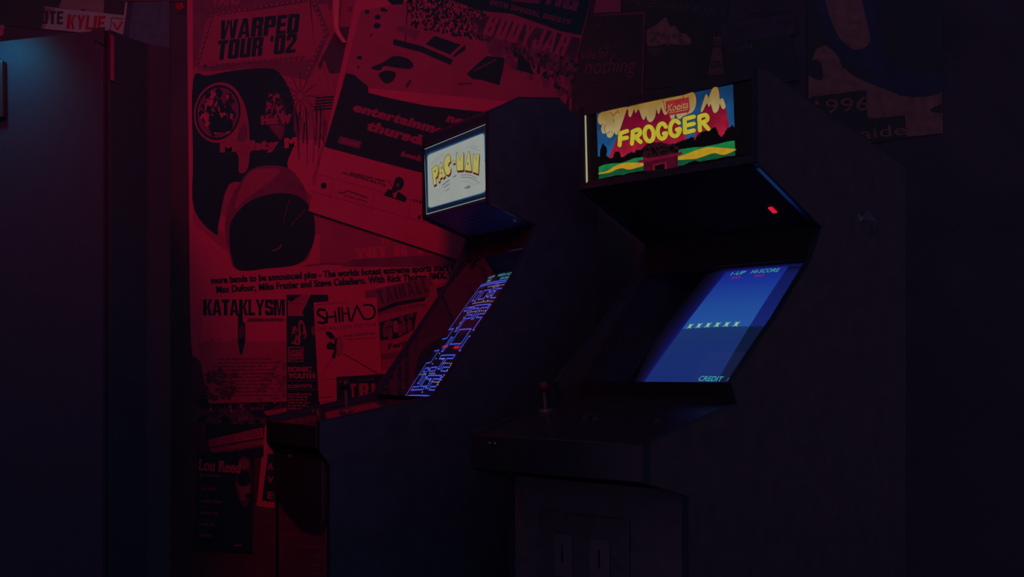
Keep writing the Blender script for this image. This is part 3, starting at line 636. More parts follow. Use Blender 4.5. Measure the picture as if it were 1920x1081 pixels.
def push_button(root, x, y, z, m):
    b = MB(); b.tube((x, y, z-.004), (x, y, z+.004), .017, .015, M['plastic_black'], 18); q = b.build('push_button', root)
    b = MB(); b.tube((x, y, z+.003), (x, y, z+.010), .0115, .0105, m, 18); b.build('button_cap', q)
def monitor(c, t0, z0, deg, xl, xr, s0, s1, gl, m_bezel):
    """picture tube face with slight bulge, its bezel and the cover glass; returns map for tube coordinates (metres along x, up the slope)"""
    a = math.radians(deg); S = Vector((0, math.cos(a), math.sin(a))); N = Vector((0, -math.sin(a), math.cos(a))); P0 = Vector((0, t0, z0))
    xm, sm, hx, hs = (xl+xr)/2, (s0+s1)/2, (xr-xl)/2, (s1-s0)/2
    def f(x, v):
        u, w = (x-xm)/hx, (v-sm)/hs
        return P0+Vector((x, 0, 0))+S*v-N*(.016*(u*u+w*w)/2)
    (g0, h0), (g1, h1) = gl
    b = MB()
    inner = [(xl, s0), (xr, s0), (xr, s1), (xl, s1)]
    B = [f(x, v)-N*.004 for x, v in inner]
    G = [Vector((-c.W, g0, h0)), Vector((0, g0, h0)), Vector((0, g1, h1)), Vector((-c.W, g1, h1))]
    for i in range(4): b.face([B[i], B[(i+1) % 4], G[(i+1) % 4], G[i]], m_bezel)
    b.build('monitor_bezel', c.root)
    b = MB(); gn = Vector((0, -(h1-h0), g1-g0)).normalized()*.003
    b.prism([q+gn for q in G], gn, M['glass']); b.build('screen_glass', c.root)
    return f, N

# -------- left cabinet
PP = [(.42, 0), (-.543, 0), (-.543, .70), (-.575, .74), (-.575, .826), (-.196, .899), (-.082, 1.052), (.016, 1.185), (.10, 1.301), (.138, 1.374), (.175, 1.465), (0, 1.525), (0, 1.813), (.11, 1.872), (.271, 1.888), (.42, 1.76)]
c = Cab('arcade_cabinet', (-.083, 3.8), -60, .455, PP, M['laminate'], 'dark blue upright arcade machine with a white lit sign and a glowing blue maze')
PAC = c
c.shelf('top_panel', [(.42, 1.76), (.271, 1.888), (.11, 1.872), (.004, 1.815)], -.012, M['black_lam'])
c.slab('header_rail', [(.003, 1.776), (.014, 1.776), (.014, 1.813), (.003, 1.813)], M['laminate'])
c.slab('sign_retainer', [(-.003, 1.7805), (.004, 1.7805), (.004, 1.784), (-.003, 1.784)], M['alu'])
c.slab('sign_retainer', [(-.003, 1.528), (.004, 1.528), (.004, 1.5315), (-.003, 1.5315)], M['alu'])
c.slab('back_panel', [(.405, 0), (.42, 0), (.42, 1.75), (.405, 1.75)], M['black_lam'])
sp = c.slab('speaker_panel', [(.002, 1.527), (.175, 1.467), (.175, 1.479), (.002, 1.537)], M['under'])
b = MB()
for k in range(9):
    for j in range(4):
        q = Vector((-.30+k*.018, .06+j*.02, 1.527-.3429*(.06+j*.02-.002))); b.tube(q+Vector((0, 0, -.0012)), q+Vector((0, 0, .001)), .004, .004, M['plastic_black'], 8)
b.build('speaker_grille', sp)
b = MB(); q = c.onto((0, .0885, 1.4973), (0, -.327, -.945))(966, 412)
b.ball(q, .0085, mat('lock_shine', (.75, .95, .95), .3, .5), 12, 8); b.build('lock', sp)  # shine of the lock put into a near-white base colour
b = MB(); b.prism([(-.001, .004, 1.5205), (-.001, .175, 1.4618), (-.001, .175, 1.4588), (-.001, .004, 1.5175)], (.020, 0, 0), M['molding']); b.build('throat_molding', c.near)
c.slab('front_panel', [(-.541, .02), (-.525, .02), (-.525, .72), (-.541, .72)], M['front_lam'])
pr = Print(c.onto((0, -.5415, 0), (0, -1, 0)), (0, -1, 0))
pr.sheet([(515, 922), (613, 985), (614, 1100), (515, 1100)], M['paper_dim'])  # dim reflection of the posters in the front, painted as a thin sheet
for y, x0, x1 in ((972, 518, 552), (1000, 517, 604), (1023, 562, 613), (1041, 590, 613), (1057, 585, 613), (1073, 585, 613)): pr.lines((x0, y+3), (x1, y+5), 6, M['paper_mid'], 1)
tag(pr.build('reflection_sheet', c.root), 'dim red reflection with faint lines, painted on the cabinet front')
b = MB(); kp = spline([(-.448, .71), (-.448, .60), (-.43, .575), (-.36, .55), (-.28, .522), (-.20, .505), (-.11, .50), (-.03, .512), (-.006, .53), (-.006, .71)], False, 4)
b.prism([(x, -.562, z) for x, z in kp], (0, .02, 0), M['overlay_matte']); cd = b.build('knee_panel', c.root, bevel=.003)
b = MB(); b.ball((-.283, -.564, .709), .004, M['alu'], 10, 6); b.ball((-.281, -.564, .702), .003, M['alu'], 10, 6); b.build('bolt', cd)
cp = c.slab('control_panel', [(-.582, .745), (-.20, .745), (-.20, .886), (-.582, .814)], M['overlay'], bevel=.003)
zc = lambda t: .814+(t+.582)*.1885
joystick(cp, -.205, -.40, zc(-.40), 0, M['plastic_black'])
for x in (-.36, -.40, -.10): push_button(cp, x, -.44, zc(-.44), M['plastic_red'])
gl = ((-.185, .897), (.165, 1.385)); c.slab('upper_bezel', [(.165, 1.38), (.176, 1.468), (.188, 1.468), (.177, 1.38)], M['under_dark'])
f, N = monitor(c, -.135, .885, 53, -.375, -.085, -.03, .56, gl, M['bezel'])
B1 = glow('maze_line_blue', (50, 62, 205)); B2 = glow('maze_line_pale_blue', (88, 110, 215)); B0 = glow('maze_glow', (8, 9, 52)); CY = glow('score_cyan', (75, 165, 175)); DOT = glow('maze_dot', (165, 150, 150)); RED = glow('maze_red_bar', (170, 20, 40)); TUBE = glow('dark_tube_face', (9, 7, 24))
X0, X1, S0, S1 = -.378, -.080, .0, .53
pr = Print(lambda x, y: f(X0+(X1-X0)*x, S0+(S1-S0)*y), N, .0004)
for i in range(8):
    for j in range(10): pr.poly([(i/8, -.06+j*.114), ((i+1)/8, -.06+j*.114), ((i+1)/8, -.06+(j+1)*.114), (i/8, -.06+(j+1)*.114)], TUBE, 0)
def mz(pts, closed=False, w=.0085, m=None):
    q = []
    for (ax, ay), (bx, by) in zip(pts, list(pts[1:])+([pts[0]] if closed else [])):
        k = max(1, int(math.hypot(bx-ax, by-ay)/.12)); q += [(ax+(bx-ax)*i/k, ay+(by-ay)*i/k) for i in range(k)]
    if not closed: q.append(pts[-1])
    asp = (X1-X0)/(S1-S0)
    def st(w, mm, ly):
        # width equal in both directions on the tube
        P = q+([q[0]] if closed else [])
        for (x0, y0), (x1, y1) in zip(P, P[1:]):
            dx, dy = (x1-x0)*asp, y1-y0; d = math.hypot(dx, dy)
            if d < 1e-6: continue
            nx, ny = -dy/d*w/2/asp, dx/d*w/2
            ex, ey = dx/d*w/2/asp, dy/d*w/2
            pr.poly([(x0+nx-ex, y0+ny-ey), (x1+nx+ex, y1+ny+ey), (x1-nx+ex, y1-ny+ey), (x0-nx-ex, y0-ny-ey)], mm, ly)
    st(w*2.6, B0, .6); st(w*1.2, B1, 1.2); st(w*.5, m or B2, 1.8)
def rr(x0, y0, x1, y1): mz([(x0, y0), (x1, y0), (x1, y1), (x0, y1)], True)
def tee(x, y, w, h, up=1, t=.045):
    mz([(x-w/2, y), (x+w/2, y), (x+w/2, y-up*t*.6), (x+t/1.6, y-up*t*.6), (x+t/1.6, y-up*h), (x-t/1.6, y-up*h), (x-t/1.6, y-up*t*.6), (x-w/2, y-up*t*.6)], True)
mz([(0, .035), (1, .035), (1, .3), (.86, .3), (.86, .4), (1, .4)]); mz([(0, .035), (0, .3), (.14, .3), (.14, .4), (0, .4)])
mz([(0, .955), (1, .955), (1, .58), (.86, .58), (.86, .5), (1, .5)]); mz([(0, .955), (0, .58), (.14, .58), (.14, .5), (0, .5)])
mz([(-.02, .018), (1.02, .018)]); mz([(-.02, .972), (1.02, .972)])
for s in (0, 1):
    m_ = (lambda x: 1-x) if s else (lambda x: x)
    rr(m_(.09), .82, m_(.20), .90); rr(m_(.27), .82, m_(.42), .90); mz([(m_(.09), .73), (m_(.20), .73), (m_(.20), .76), (m_(.09), .76)], True)
    mz([(m_(.25), .55), (m_(.30), .55), (m_(.30), .655), (m_(.42), .655), (m_(.42), .685), (m_(.30), .685), (m_(.30), .76), (m_(.25), .76)], True)
    rr(m_(.25), .385, m_(.30), .5); mz([(m_(.08), .225), (m_(.15), .225), (m_(.15), .13), (m_(.20), .13), (m_(.20), .255), (m_(.08), .255)], True)
    rr(m_(.26), .225, m_(.42), .255); mz([(m_(.08), .08), (m_(.42), .08), (m_(.42), .105), (m_(.31), .105), (m_(.31), .18), (m_(.26), .18), (m_(.26), .105), (m_(.08), .105)], True)
mz([(.475, .955), (.475, .83), (.525, .83), (.525, .955)]); tee(.5, .765, .34, .12); tee(.5, .35, .34, .11); tee(.5, .19, .34, .1)
mz([(.36, .44), (.64, .44), (.64, .56), (.36, .56)], True); pr.poly([(.18, .415), (.34, .415), (.34, .435), (.18, .435)], RED, 1); pr.poly([(.52, .40), (.66, .40), (.66, .425), (.52, .425)], RED, 1)
def dots(x0, y0, x1, y1, n):
    for i in range(n): pr.ell(x0+(x1-x0)*i/max(1, n-1), y0+(y1-y0)*i/max(1, n-1), .011, .0055, DOT, 1.9, 8)
for a in ((.30, .93, .95, .93, 15), (.20, .79, .95, .79, 17), (.23, .80, .23, .58, 6), (.45, .80, .45, .92, 4), (.56, .80, .56, .92, 4), (.33, .71, .46, .71, 4), (.54, .71, .68, .71, 4), (.77, .70, .77, .38, 8), (.52, .285, .95, .285, 10), (.23, .37, .23, .20, 5), (.72, .27, .72, .12, 5), (.45, .15, .45, .06, 3), (.33, .205, .46, .205, 4), (.05, .205, .20, .205, 4), (.54, .14, .7, .14, 5), (.4, .32, .47, .32, 3)): dots(*a)
pr.text('HIGH SCORE', (.34, 1.018), (.80, 1.018), .022, CY, .012, 0, 1.5, up=(0, .024)); pr.text('3330', (.46, .985), (.66, .985), .02, CY, .012, 0, 1.5, up=(0, .022))
pr.text('1UP', (.08, 1.018), (.24, 1.018), .022, CY, .012, 0, 1.5, up=(0, .024)); pr.text('00', (.12, .985), (.22, .985), .02, CY, .012, 0, 1.5, up=(0, .022))
pr.text('CREDIT', (.02, -.018), (.30, -.018), .02, CY, .012, 0, 1.5, up=(0, .022)); pr.text('0', (.38, -.018), (.43, -.018), .02, CY, .012, 0, 1.5, up=(0, .022))
tag(pr.build('screen', c.root), 'glowing screen with a blue line maze and pale dots')
# lit sign
zx = lambda x, y: (790+x*.1711, 225+y*.1711); w = c.onto((0, -.0012, 0), (0, -1, 0))
pr = Print(lambda x, y: w(*zx(x, y)), (0, -1, 0), .0003)
NV = glow('sign_border_navy', (13, 22, 42), noise=.25); TL = glow('sign_border_teal', (26, 78, 112)); WH = glow('sign_white_film', (142, 148, 143), noise=.04, scale=8); YL = glow('sign_letter_yellow', (166, 158, 82), noise=.06); DR = glow('sign_letter_dark_red', (92, 24, 22)); BK = glow('sign_black_line', (24, 24, 22)); EDG = glow('sign_clear_edge', (120, 140, 130)); GR = glow('sign_grey_line', (92, 96, 92))
pr.sheet([(30, 318), (710, 42), (728, 850), (58, 1040)], NV, .003)
def rquad(k, m, ly):
    q = [(68-k, 385-k*1.5), (690+k, 140-k*1.5), (706+k, 785+k), (80-k, 965+k)]; r = .035; out = []
    for i in range(4):
        a, v, e = q[i-1], q[i], q[(i+1) % 4]; p0, p2 = lerp2(v, a, r*(2.0 if i % 2 else 1.5)), lerp2(v, e, r*(1.5 if i % 2 else 2.0))
        out += [lerp2(lerp2(p0, v, t), lerp2(v, p2, t), t) for t in (0, .25, .5, .75, 1)]
    pr.poly(out, m, ly)
rquad(15, glow('sign_border_blue', (18, 48, 78)), .8); rquad(7, TL, 1.4); rquad(0, WH, 2)
LET = [[(118, 535), (165, 492), (185, 505), (190, 560), (180, 610), (160, 635), (168, 700), (140, 720)],
       [(212, 460), (225, 465), (268, 612), (242, 640), (235, 620), (210, 642), (208, 668), (190, 682)],
       [(262, 410), (300, 375), (320, 395), (325, 450), (308, 468), (295, 500), (310, 520), (330, 525), (322, 580), (300, 606), (275, 595), (258, 550), (250, 470)],
       [(345, 452), (370, 442), (375, 470), (350, 478)],
       [(388, 354), (398, 356), (428, 450), (458, 352), (468, 354), (465, 552), (392, 556)],
       [(518, 347), (532, 347), (554, 562), (474, 551)],
       [(575, 368), (586, 372), (606, 455), (610, 375), (641, 377), (628, 592), (565, 570)]]
for q in LET: pr.poly([(x+6, y+20) for x, y in q], DR, 3); pr.poly([(x+3, y+9) for x, y in q], DR, 3.1)
for q in LET:
    cx, cy = sum(a for a, _ in q)/len(q), sum(a for _, a in q)/len(q)
    pr.stroke(q, 5, BK, 3.6, closed=True); pr.poly([(cx+(x-cx)*.95, cy+(y-cy)*.975) for x, y in q], YL, 4.2)
for q in ((155, 560, 6, 14), (226, 580, 5, 12), (516, 478, 5, 12)): pr.ell(*q, BK, 5, 10)
pr.poly([(222, 505), (236, 525), (224, 540)], BK, 5)
for a, k in (([(120, 465), (180, 410), (260, 370)], 2), ([(110, 500), (160, 450), (215, 400)], 2), ([(500, 302), (580, 312), (650, 336)], 3), ([(515, 282), (580, 280), (630, 298)], 2), ([(540, 290), (610, 300)], 2), ([(165, 795), (240, 730), (320, 672)], 2), ([(235, 715), (275, 680), (312, 655)], 6), ([(250, 742), (290, 712), (315, 698)], 5), ([(265, 780), (300, 758), (315, 752)], 4), ([(190, 832), (230, 790), (260, 765)], 2), ([(440, 600), (530, 602), (612, 640)], 4), ([(440, 628), (540, 632), (640, 690)], 4), ([(440, 672), (510, 675), (592, 712)], 3), ([(355, 625), (385, 605)], 7), ([(590, 708), (610, 690), (625, 705), (638, 700)], 2)): pr.stroke(a, k, BK if k > 3 else GR, 4, True, caps=False)
pr.text('KOMEY', (488, 760), (546, 738), 30, BK, .02, .1, 4); pr.ell(474, 744, 4, 6, GR, 4, 8)
for x, y in ((212, 280), (505, 165), (40, 655), (705, 445), (232, 945), (525, 868)): pr.ell(x, y, 8, 10, BK, 3, 10)
for a, k in (([(36, 320), (706, 47)], 7), ([(60, 1030), (722, 846)], 9), ([(36, 320), (60, 1030)], 4), ([(706, 47), (722, 846)], 2.5)): pr.stroke(a, k, EDG if k > 3 else GR, 3, caps=False)
tag(pr.build('marquee_sign', c.root), 'white backlit sign with yellow lettering')

# -------- right cabinet
PF = [(.80, 0), (-.30, 0), (-.30, .66), (-.45, .70), (-.45, .80), (-.094, .889), (-.118, .942), (-.027, 1.025), (.088, 1.125), (.163, 1.200), (.257, 1.290), (.302, 1.370), (.316, 1.397), (0, 1.545), (0, 1.80), (.06, 1.80), (.313, 1.735), (.563, 1.684), (.80, 1.62)]
c = Cab('arcade_cabinet', (.656, 3.2), -46.9, .63, PF, M['black_lam'], 'black upright arcade machine with a lit mountain landscape sign and a plain blue screen')
FRG = c
c.shelf('top_panel', [(.80, 1.62), (.563, 1.684), (.313, 1.735), (.06, 1.80), (.004, 1.80)], -.012, M['black_lam'])
c.slab('header_rail', [(-.002, 1.774), (.014, 1.774), (.014, 1.80), (-.002, 1.80)], M['black_lam'])
c.slab('header_rail', [(-.002, 1.545), (.014, 1.545), (.014, 1.566), (-.002, 1.566)], M['black_lam'])
c.slab('back_panel', [(.785, 0), (.80, 0), (.80, 1.61), (.785, 1.61)], M['black_lam'])
sp = c.slab('speaker_panel', [(.002, 1.5445), (.312, 1.398), (.312, 1.41), (.002, 1.556)], M['under_dark'])
LED = glow('red_indicator', (215, 20, 55), 1.0)
b = MB(); u = Vector((0, .904, -.427)); n = Vector((0, -.427, -.904)); q = Vector((-.078, .2097, 1.4458)); e = Vector((.0065, 0, 0))
b.prism([q-e-u*.014, q+e-u*.014, q+e+u*.014, q-e+u*.014], n*.005, LED); tag(b.build('indicator_light', sp), 'small red lit indicator')
b = MB(); b.prism([(-.001, .02, 1.5326), (-.001, .314, 1.3944), (-.001, .314, 1.3914), (-.001, .02, 1.5296)], (.013, 0, 0), M['molding']); b.build('throat_molding', c.near)
c.slab('front_panel', [(-.298, .02), (-.282, .02), (-.282, .67), (-.298, .67)], M['front_lam'])
b = MB(); b.box(-.52, -.18, -.306, -.296, .12, .58, M['metal']); cd = b.build('coin_door', c.root, bevel=.003)
for x in (-.42, -.28):
    b = MB(); b.box(x-.035, x+.035, -.312, -.304, .40, .52, M['steel']); k = b.build('coin_entry', cd, bevel=.002)
    b = MB(); b.box(x-.003, x+.003, -.3135, -.311, .44, .49, M['plastic_black']); b.build('coin_slot', k)
b = MB(); b.box(-.418, -.392, -.3005, -.2985, .683, .698, M['label']); b.build('label', c.root)
b = MB(); b.prism([(-.628, -.2985, .645), (-.604, -.2985, .640), (-.606, -.2985, .60), (-.611, -.2985, .585), (-.604, -.2985, .56), (-.602, -.2985, .515), (-.612, -.2985, .52), (-.628, -.2985, .545)], (0, -.001, 0), M['paper_dim']); tag(b.build('sticker', c.root), 'torn dull red sticker')
cp = c.slab('control_panel', [(-.456, .70), (-.012, .70), (-.012, .906), (-.456, .795)], M['overlay_matte'], bevel=.003)
zc = lambda t: .795+(t+.456)*.25
joystick(cp, -.60, -.20, zc(-.20), 0, M['plastic_red'], .06)
for x in (-.38, -.34, -.12): push_button(cp, x, -.26, zc(-.26), M['plastic_black'])
b = MB()
for x in (-.565, -.542): b.ball((x, -.456, .775), .004, M['alu'], 10, 6)
b.build('bolt', cp)
c.slab('screen_lip', [(-.012, .89), (0, .89), (0, .945), (-.012, .945)], M['under_dark'])
gl = ((-.004, .946), (.30, 1.30)); c.slab('upper_bezel', [(.30, 1.295), (.313, 1.40), (.325, 1.40), (.312, 1.295)], M['under_dark'])
f, N = monitor(c, .032, .935, 41, -.52, -.06, -.03, .61, gl, M['bezel'])
def tube_ramp(name, stops, k=1.0):
    m = bpy.data.materials.new(name); m.use_nodes = True; nt = m.node_tree; b_ = nt.nodes['Principled BSDF']
    b_.inputs['Base Color'].default_value = (.01, .01, .015, 1); b_.inputs['Specular IOR Level'].default_value = .1
    tc = nt.nodes.new('ShaderNodeUVMap'); sx = nt.nodes.new('ShaderNodeSeparateXYZ'); cr = nt.nodes.new('ShaderNodeValToRGB')
    nt.links.new(tc.outputs[0], sx.inputs[0]); nt.links.new(sx.outputs[1], cr.inputs[0])
    el = cr.color_ramp.elements
    while len(el) < len(stops): el.new(.5)
    for e_, (p_, rgb) in zip(el, stops): e_.position = p_; e_.color = (*lin(*rgb), 1)
    nt.links.new(cr.outputs[0], b_.inputs['Emission Color']); b_.inputs['Emission Strength'].default_value = k
    return m
RA = tube_ramp('picture_main', [(0, (28, 36, 122)), (.12, (24, 44, 112)), (.40, (25, 48, 108)), (.495, (26, 52, 108)), (.503, (37, 84, 158)), (.70, (32, 72, 150)), (.88, (26, 50, 146)), (1, (24, 34, 130))])
RB = tube_ramp('picture_side', [(0, (14, 24, 62)), (.40, (14, 26, 58)), (.495, (13, 26, 56)), (.503, (22, 36, 110)), (.75, (20, 30, 98)), (.94, (18, 26, 84)), (1, (10, 10, 40))])  # dimmer copy of the picture: shaded stripe painted into the screen colours
pr = Print(lambda x, y: f(x, y), N, .0004)
SA, SB = -.03, .572; NY = 24; uv = []
edge = lambda v: -.163-.034*(v-.02)/.54
for j in range(NY):
    v0, v1 = SA+(SB-SA)*j/NY, SA+(SB-SA)*(j+1)/NY
    for side in (0, 1):
        for i in range(6):
            def X(v, k): return (-.434+(edge(v)+.434)*k/6) if side == 0 else (edge(v)+(-.095-edge(v))*k/6)
            pr.poly([(X(v0, i), v0), (X(v0, i+1), v0), (X(v1, i+1), v1), (X(v1, i), v1)], RB if side else RA, 0)
            uv += [(0, (j)/NY), (0, (j)/NY), (0, (j+1)/NY), (0, (j+1)/NY)]
nuv = len(uv)
# bloom round the picture, painted as glowing bands that fade outward
HB = [glow('painted_bloom', tuple(a+(e-a)*(i/11)**.6 for a, e in zip((20, 21, 104), (7, 5, 16)))) for i in range(12)]
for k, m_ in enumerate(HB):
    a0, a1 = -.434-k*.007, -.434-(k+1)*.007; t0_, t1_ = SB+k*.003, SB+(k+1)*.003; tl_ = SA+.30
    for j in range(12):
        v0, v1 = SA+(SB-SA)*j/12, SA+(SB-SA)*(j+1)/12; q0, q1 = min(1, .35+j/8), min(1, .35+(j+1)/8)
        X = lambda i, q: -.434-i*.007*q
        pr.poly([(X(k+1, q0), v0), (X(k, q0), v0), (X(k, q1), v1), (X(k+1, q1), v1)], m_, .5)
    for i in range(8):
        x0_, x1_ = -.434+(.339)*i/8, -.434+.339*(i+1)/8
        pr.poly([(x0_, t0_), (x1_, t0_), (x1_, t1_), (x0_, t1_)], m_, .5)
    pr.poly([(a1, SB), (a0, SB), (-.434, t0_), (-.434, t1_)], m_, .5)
CG = glow('screen_green_text', (62, 160, 150)); PK = glow('screen_magenta_text', (110, 38, 140)); SPY = glow('sprite_pale', (165, 180, 140)); SPG = glow('sprite_green', (70, 190, 140))
pr.text('1-UP', (-.405, .545), (-.350, .545), .02, CG, .012, 0, 1, up=(0, .021)); pr.text('HI-SCORE', (-.325, .545), (-.222, .545), .02, CG, .012, 0, 1, up=(0, .021))
pr.text('00', (-.39, .522), (-.355, .522), .016, PK, .01, 0, 1, up=(0, .016)); pr.text('00', (-.30, .522), (-.265, .522), .016, PK, .01, 0, 1, up=(0, .016))
pr.text('CREDIT', (-.232, .028), (-.150, .028), .02, CG, .012, 0, 1, up=(0, .022)); pr.text('0', (-.132, .028), (-.120, .028), .02, CG, .012, 0, 1, up=(0, .022))
for i in range(6):
    x, y = -.408+i*.0353, .281
    pr.stroke([(x-.008, y-.011), (x+.008, y+.011)], .0042, SPG, 1, caps=False); pr.stroke([(x-.008, y+.011), (x+.008, y-.011)], .0042, SPG, 1, caps=False); pr.ell(x, y, .0062, .0095, SPY, 1.5, 10)
o = pr.build('screen', c.root); ul = o.data.uv_layers.new(name='UVMap')
for k in range(len(ul.data)): ul.data[k].uv = uv[k] if k < nuv else (0, .5)
tag(o, 'glowing screen of two plain blue bands with a row of small pale marks')
# lit sign
w = c.onto((0, .004, 0), (0, -1, 0))
pr = Print(lambda x, y: w(1060+x*.20351, 140+y*.20352), (0, -1, 0), .0003)
G = lambda n, rgb, k=.12, s=40: glow(n, rgb, 1.0, k, s)
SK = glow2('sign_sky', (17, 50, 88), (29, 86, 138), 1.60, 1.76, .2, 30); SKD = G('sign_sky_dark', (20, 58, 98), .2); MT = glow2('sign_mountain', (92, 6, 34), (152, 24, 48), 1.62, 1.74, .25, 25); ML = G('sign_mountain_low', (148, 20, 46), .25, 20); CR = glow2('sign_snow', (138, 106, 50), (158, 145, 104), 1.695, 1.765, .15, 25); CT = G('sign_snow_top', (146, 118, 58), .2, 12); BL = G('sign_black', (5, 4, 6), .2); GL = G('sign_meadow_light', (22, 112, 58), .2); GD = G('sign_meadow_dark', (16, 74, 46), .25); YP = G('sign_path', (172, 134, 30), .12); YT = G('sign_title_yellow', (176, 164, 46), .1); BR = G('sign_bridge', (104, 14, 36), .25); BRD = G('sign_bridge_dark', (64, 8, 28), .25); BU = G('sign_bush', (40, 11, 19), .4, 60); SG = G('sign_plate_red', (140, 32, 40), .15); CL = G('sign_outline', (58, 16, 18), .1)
c.slab('sign_backing', [(.006, 1.562), (.014, 1.562), (.014, 1.778), (.006, 1.778)], M['under_dark'])
pr.sheet([(196, 372), (1715, 52), (1742, 716), (222, 982)], BL, .001)
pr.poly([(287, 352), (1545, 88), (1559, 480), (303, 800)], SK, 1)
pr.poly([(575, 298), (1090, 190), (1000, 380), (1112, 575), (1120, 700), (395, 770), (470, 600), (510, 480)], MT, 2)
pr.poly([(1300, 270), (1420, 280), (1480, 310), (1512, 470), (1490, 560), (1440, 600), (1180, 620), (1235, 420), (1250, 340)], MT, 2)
def lined(q, m, ly, wd=5, n=4):
    s_ = spline(q, True, n); pr.stroke(s_, wd, CL, ly, closed=True, caps=False); pr.poly(s_, m, ly+.5)
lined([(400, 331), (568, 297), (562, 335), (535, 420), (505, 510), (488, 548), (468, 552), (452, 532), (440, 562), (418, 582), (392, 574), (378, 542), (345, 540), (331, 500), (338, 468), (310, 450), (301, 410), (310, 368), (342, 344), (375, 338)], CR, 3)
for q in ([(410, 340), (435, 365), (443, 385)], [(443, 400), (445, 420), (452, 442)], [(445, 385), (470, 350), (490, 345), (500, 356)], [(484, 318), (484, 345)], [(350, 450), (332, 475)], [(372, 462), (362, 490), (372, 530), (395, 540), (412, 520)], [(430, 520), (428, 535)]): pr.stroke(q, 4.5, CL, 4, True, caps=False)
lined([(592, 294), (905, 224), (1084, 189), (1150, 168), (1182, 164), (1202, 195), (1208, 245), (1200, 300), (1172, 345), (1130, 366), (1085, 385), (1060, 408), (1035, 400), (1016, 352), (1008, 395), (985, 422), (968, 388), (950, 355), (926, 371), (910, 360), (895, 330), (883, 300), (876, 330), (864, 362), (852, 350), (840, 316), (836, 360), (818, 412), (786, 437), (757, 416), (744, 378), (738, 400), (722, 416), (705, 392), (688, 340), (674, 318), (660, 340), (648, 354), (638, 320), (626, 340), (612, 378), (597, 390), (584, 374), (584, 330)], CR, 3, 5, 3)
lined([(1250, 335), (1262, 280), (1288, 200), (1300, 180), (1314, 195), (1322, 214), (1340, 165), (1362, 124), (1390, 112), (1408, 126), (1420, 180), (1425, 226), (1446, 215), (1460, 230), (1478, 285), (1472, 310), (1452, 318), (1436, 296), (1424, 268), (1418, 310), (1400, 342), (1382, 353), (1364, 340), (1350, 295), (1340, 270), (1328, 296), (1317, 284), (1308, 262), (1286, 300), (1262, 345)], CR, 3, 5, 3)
for q in ([(898, 228), (912, 270), (922, 320), (935, 332), (960, 308), (980, 298), (1005, 310), (1018, 345)], [(1086, 192), (1092, 215), (1084, 245), (1080, 280)], [(1128, 330), (1130, 362)]): pr.stroke(q, 4.5, CL, 5, True, caps=False)
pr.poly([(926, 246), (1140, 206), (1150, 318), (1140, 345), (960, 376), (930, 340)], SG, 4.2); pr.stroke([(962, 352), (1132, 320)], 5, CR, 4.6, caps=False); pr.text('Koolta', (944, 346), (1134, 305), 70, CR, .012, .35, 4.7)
# tree line, rough along the top
tl = [(303, 750), (320, 748), (326, 690), (342, 640), (352, 630), (364, 650), (380, 665), (388, 705), (380, 745), (410, 772), (428, 775), (445, 745), (458, 715), (485, 704), (503, 715), (515, 755), (532, 766), (560, 740), (600, 714), (640, 716), (655, 692), (700, 690), (728, 662), (760, 640), (800, 622), (880, 622), (960, 640), (1030, 628), (1070, 612), (1100, 600), (1145, 604), (1156, 575), (1182, 578), (1196, 604), (1220, 560), (1250, 532), (1300, 512), (1350, 500), (1382, 480), (1402, 512), (1420, 558), (1446, 570), (1466, 540), (1492, 500), (1518, 482), (1560, 450)]
top = []
for (x0, y0), (x1, y1) in zip(tl, tl[1:]):
    k = max(1, int(math.hypot(x1-x0, y1-y0)/9)); top += [(x0+(x1-x0)*i/k+random.uniform(-3, 3), y0+(y1-y0)*i/k+(random.uniform(-11, 2) if i % 2 else random.uniform(0, 7))) for i in range(k)]
pr.poly(top+[(1570, 750), (313, 962)], BL, 5.5)
pr.poly([(311, 850), (360, 828), (440, 816), (520, 812), (580, 792), (640, 768), (722, 758), (724, 880), (470, 925), (313, 962)], GL, 6); pr.poly([(312, 905), (400, 890), (540, 830), (722, 800), (724, 876), (620, 896), (540, 922), (470, 925), (440, 928), (380, 947), (313, 962)], GD, 6.3)
pr.poly(spline([(312, 906), (360, 895), (400, 880), (440, 855), (490, 828), (560, 811), (640, 810), (722, 813), (723, 838), (660, 858), (600, 873), (570, 872), (535, 862), (480, 870), (430, 896), (380, 908), (314, 915)], True, 3), YP, 6.7)
pr.poly([(1040, 694), (1080, 684), (1180, 670), (1280, 664), (1400, 640), (1500, 615), (1563, 607), (1568, 700), (1300, 740), (1040, 780)], GL, 6)
pr.poly([(1040, 775), (1300, 720), (1567, 690), (1570, 746), (1480, 752), (1400, 775), (1300, 790), (1240, 802), (1200, 788), (1150, 805), (1100, 832), (1040, 842)], GD, 6.3)
pr.poly(spline([(1040, 762), (1090, 742), (1150, 718), (1220, 692), (1300, 670), (1350, 666), (1450, 674), (1567, 684), (1567, 698), (1480, 735), (1430, 736), (1390, 722), (1340, 730), (1280, 752), (1200, 775), (1130, 780), (1040, 784)], True, 3), YP, 6.7)
pr.blob([(722, 765), (728, 700), (760, 655), (850, 626), (960, 640), (1032, 655), (1048, 700), (1000, 735), (770, 775)], BU, 7); pr.specks(60, [(735, 680), (1035, 650), (1040, 705), (770, 760)], 13, BL, 7.3)
pr.poly([(724, 806), (1040, 742), (1042, 862), (730, 890)], BRD, 7.6); pr.poly([(678, 788), (718, 782), (740, 760), (766, 768), (1052, 714), (1083, 707), (1080, 736), (1042, 745), (720, 806), (682, 812)], BR, 8); pr.stroke([(690, 802), (720, 796), (1040, 736), (1078, 728)], 5, BRD, 8.4, caps=False); pr.stroke([(760, 772), (1050, 716)], 4, BL, 8.4, caps=False)
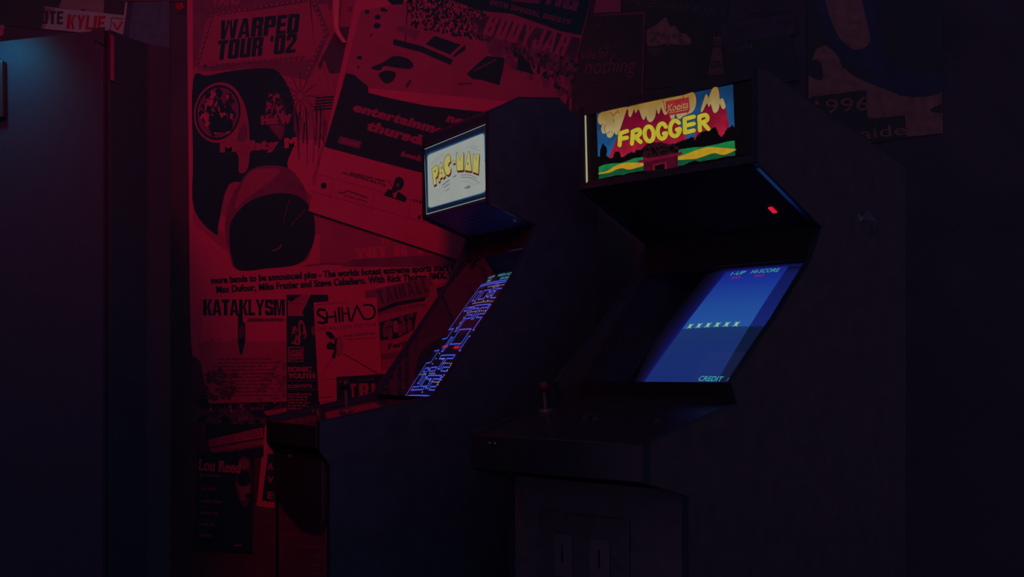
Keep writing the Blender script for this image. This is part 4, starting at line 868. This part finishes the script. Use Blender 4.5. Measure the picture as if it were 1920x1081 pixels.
pr.poly([(808, 826), (940, 800), (942, 868), (812, 882)], BR, 8); pr.poly([(830, 838), (920, 818), (921, 870), (832, 880)], BL, 8.4)
TITLE = [[(513, 545), (506, 650)], [(513, 540), (575, 520)], [(512, 594), (574, 580)],
         [(628, 528), (620, 636)], [(626, 526), (680, 506), (694, 530), (684, 556), (640, 578)], [(655, 580), (700, 620)],
         [(778+42*math.sin(a)-8*math.cos(a)*.5, 546-68*math.cos(a)) for a in [2*math.pi*i/20 for i in range(21)]],
         [(932, 480), (908, 452), (876, 462), (858, 505), (862, 556), (886, 588), (918, 582), (934, 552), (934, 540), (914, 544)],
         [(1052, 444), (1024, 424), (992, 438), (972, 485), (978, 538), (1004, 565), (1036, 558), (1058, 522), (1060, 500), (1034, 508)],
         [(1106, 408), (1108, 534)], [(1106, 408), (1190, 388)], [(1108, 472), (1190, 452)], [(1108, 534), (1190, 514)],
         [(1240, 392), (1246, 512)], [(1240, 388), (1296, 372), (1316, 396), (1306, 424), (1262, 442)], [(1276, 446), (1324, 500)]]
for q in TITLE: pr.stroke(q, 47, CL, 9, len(q) > 4 and len(q) < 20)
for q in TITLE: pr.stroke(q, 39, YT, 9.99, len(q) > 4 and len(q) < 20)
tag(pr.build('marquee_sign', c.root), 'backlit landscape sign with fat yellow title')
b = MB(); ED = glow('sign_clear_edge_warm', (160, 150, 120)); w2 = c.onto((0, -.004, 0), (0, -1, 0))
b.prism([w2(1096.2, 216), w2(1096.6, 216), w2(1099.9, 342), w2(1098.7, 342)], (0, .006, 0), ED); b.build('sign_edge_strip', c.root)
# round sticker on the near side panel
def side_pt(px, py):
    d = c.R.transposed() @ sight(px, py); e_ = c.R.transposed() @ (EYE-c.O); return e_+d*((c.T-e_.x)/d.x)
pr = Print(side_pt, (1, 0, 0), .0003)
pr.sheet(spline([(1610, 405), (1618, 398), (1630, 397), (1640, 404), (1646, 418), (1647, 430), (1640, 442), (1630, 446), (1622, 442), (1614, 428)], True, 4), M['sticker'], .0006)
pr.stroke([(1614, 429), (1627, 421), (1643, 413)], 2.2, M['plastic_black'], 1, caps=False); pr.poly([(1608, 399), (1613, 402), (1618, 412), (1612, 416)], M['sticker'], .4)
tag(pr.build('sticker', c.near), 'pale oval sticker')

# ------------------------------------------------------------------ tall cabinet on the left
r = tag(empty('tall_cabinet', (-1.6, 3.45, 0)), 'tall grey cabinet at the left edge with a blue-lit upper corner', 'cabinet')
o3 = Vector((-1.6, 3.45, 0)); TZ = 1.85
def loc(x, y, z): return Vector((x, y, z))-o3
foot = [(-1.028, 3.0), (-.972, 3.128), (-.919, 3.16), (-1.2, 3.95), (-2.1, 3.95), (-2.1, 3.37)]
b = MB(); b.prism([loc(x, y, 0) for x, y in foot], (0, 0, TZ), M['vend_dark']); b.build('body', r, bevel=.004)
A, Bq = Vector((-1.03, 3.0)), Vector((-2.1, 3.37)); dn = Vector((-(Bq-A).y, (Bq-A).x)).normalized()
if dn.y > 0: dn = -dn
def front(x_frac, z, off): q = A.lerp(Bq, x_frac)+dn*off; return loc(q.x, q.y, z)
b = MB(); b.prism([front(.006, .02, .001), front(1, .02, .001), front(1, TZ-.004, .001), front(.006, TZ-.004, .001)], Vector((dn.x, dn.y, 0))*.015, M['vend']); dr = b.build('door', r, bevel=.003)
b = MB(); b.prism([front(.272, 1.64, .016), front(.31, 1.64, .016), front(.31, 1.79, .016), front(.274, 1.79, .016)], Vector((dn.x, dn.y, 0))*.018, M['plastic_black']); b.build('handle', dr, bevel=.004)
b = MB(); b.prism([front(.0, TZ-.045, .0165), front(.026, TZ-.03, .0165), front(.03, TZ-.012, .0165), front(.036, TZ, .0165), front(0, TZ, .0165)], Vector((dn.x, dn.y, 0))*.004, M['plastic_black']); b.build('corner_bracket', r)
b = MB(); b.prism([loc(-1.027, 3.0, 1.72), loc(-1.0225, 3.012, 1.72), loc(-1.0225, 3.012, 1.835), loc(-1.027, 3.0, 1.835)], (.002, -.002, 0), M['paper_dim']); b.build('edge_reflection', r)  # red reflection on the corner, painted as a thin strip
# small dark box standing on it
b = MB(); b.prism([(-1.33, 3.25, TZ), (-1.21, 3.21, TZ), (-1.21, 3.21, TZ+.042), (-1.30, 3.24, TZ+.024), (-1.33, 3.25, TZ+.006)], (.03, .12, 0), M['laminate'])
tag(b.build('wedge_box', origin=(-1.27, 3.25, TZ)), 'small dark wedge-shaped box on top of the tall grey cabinet', 'box')
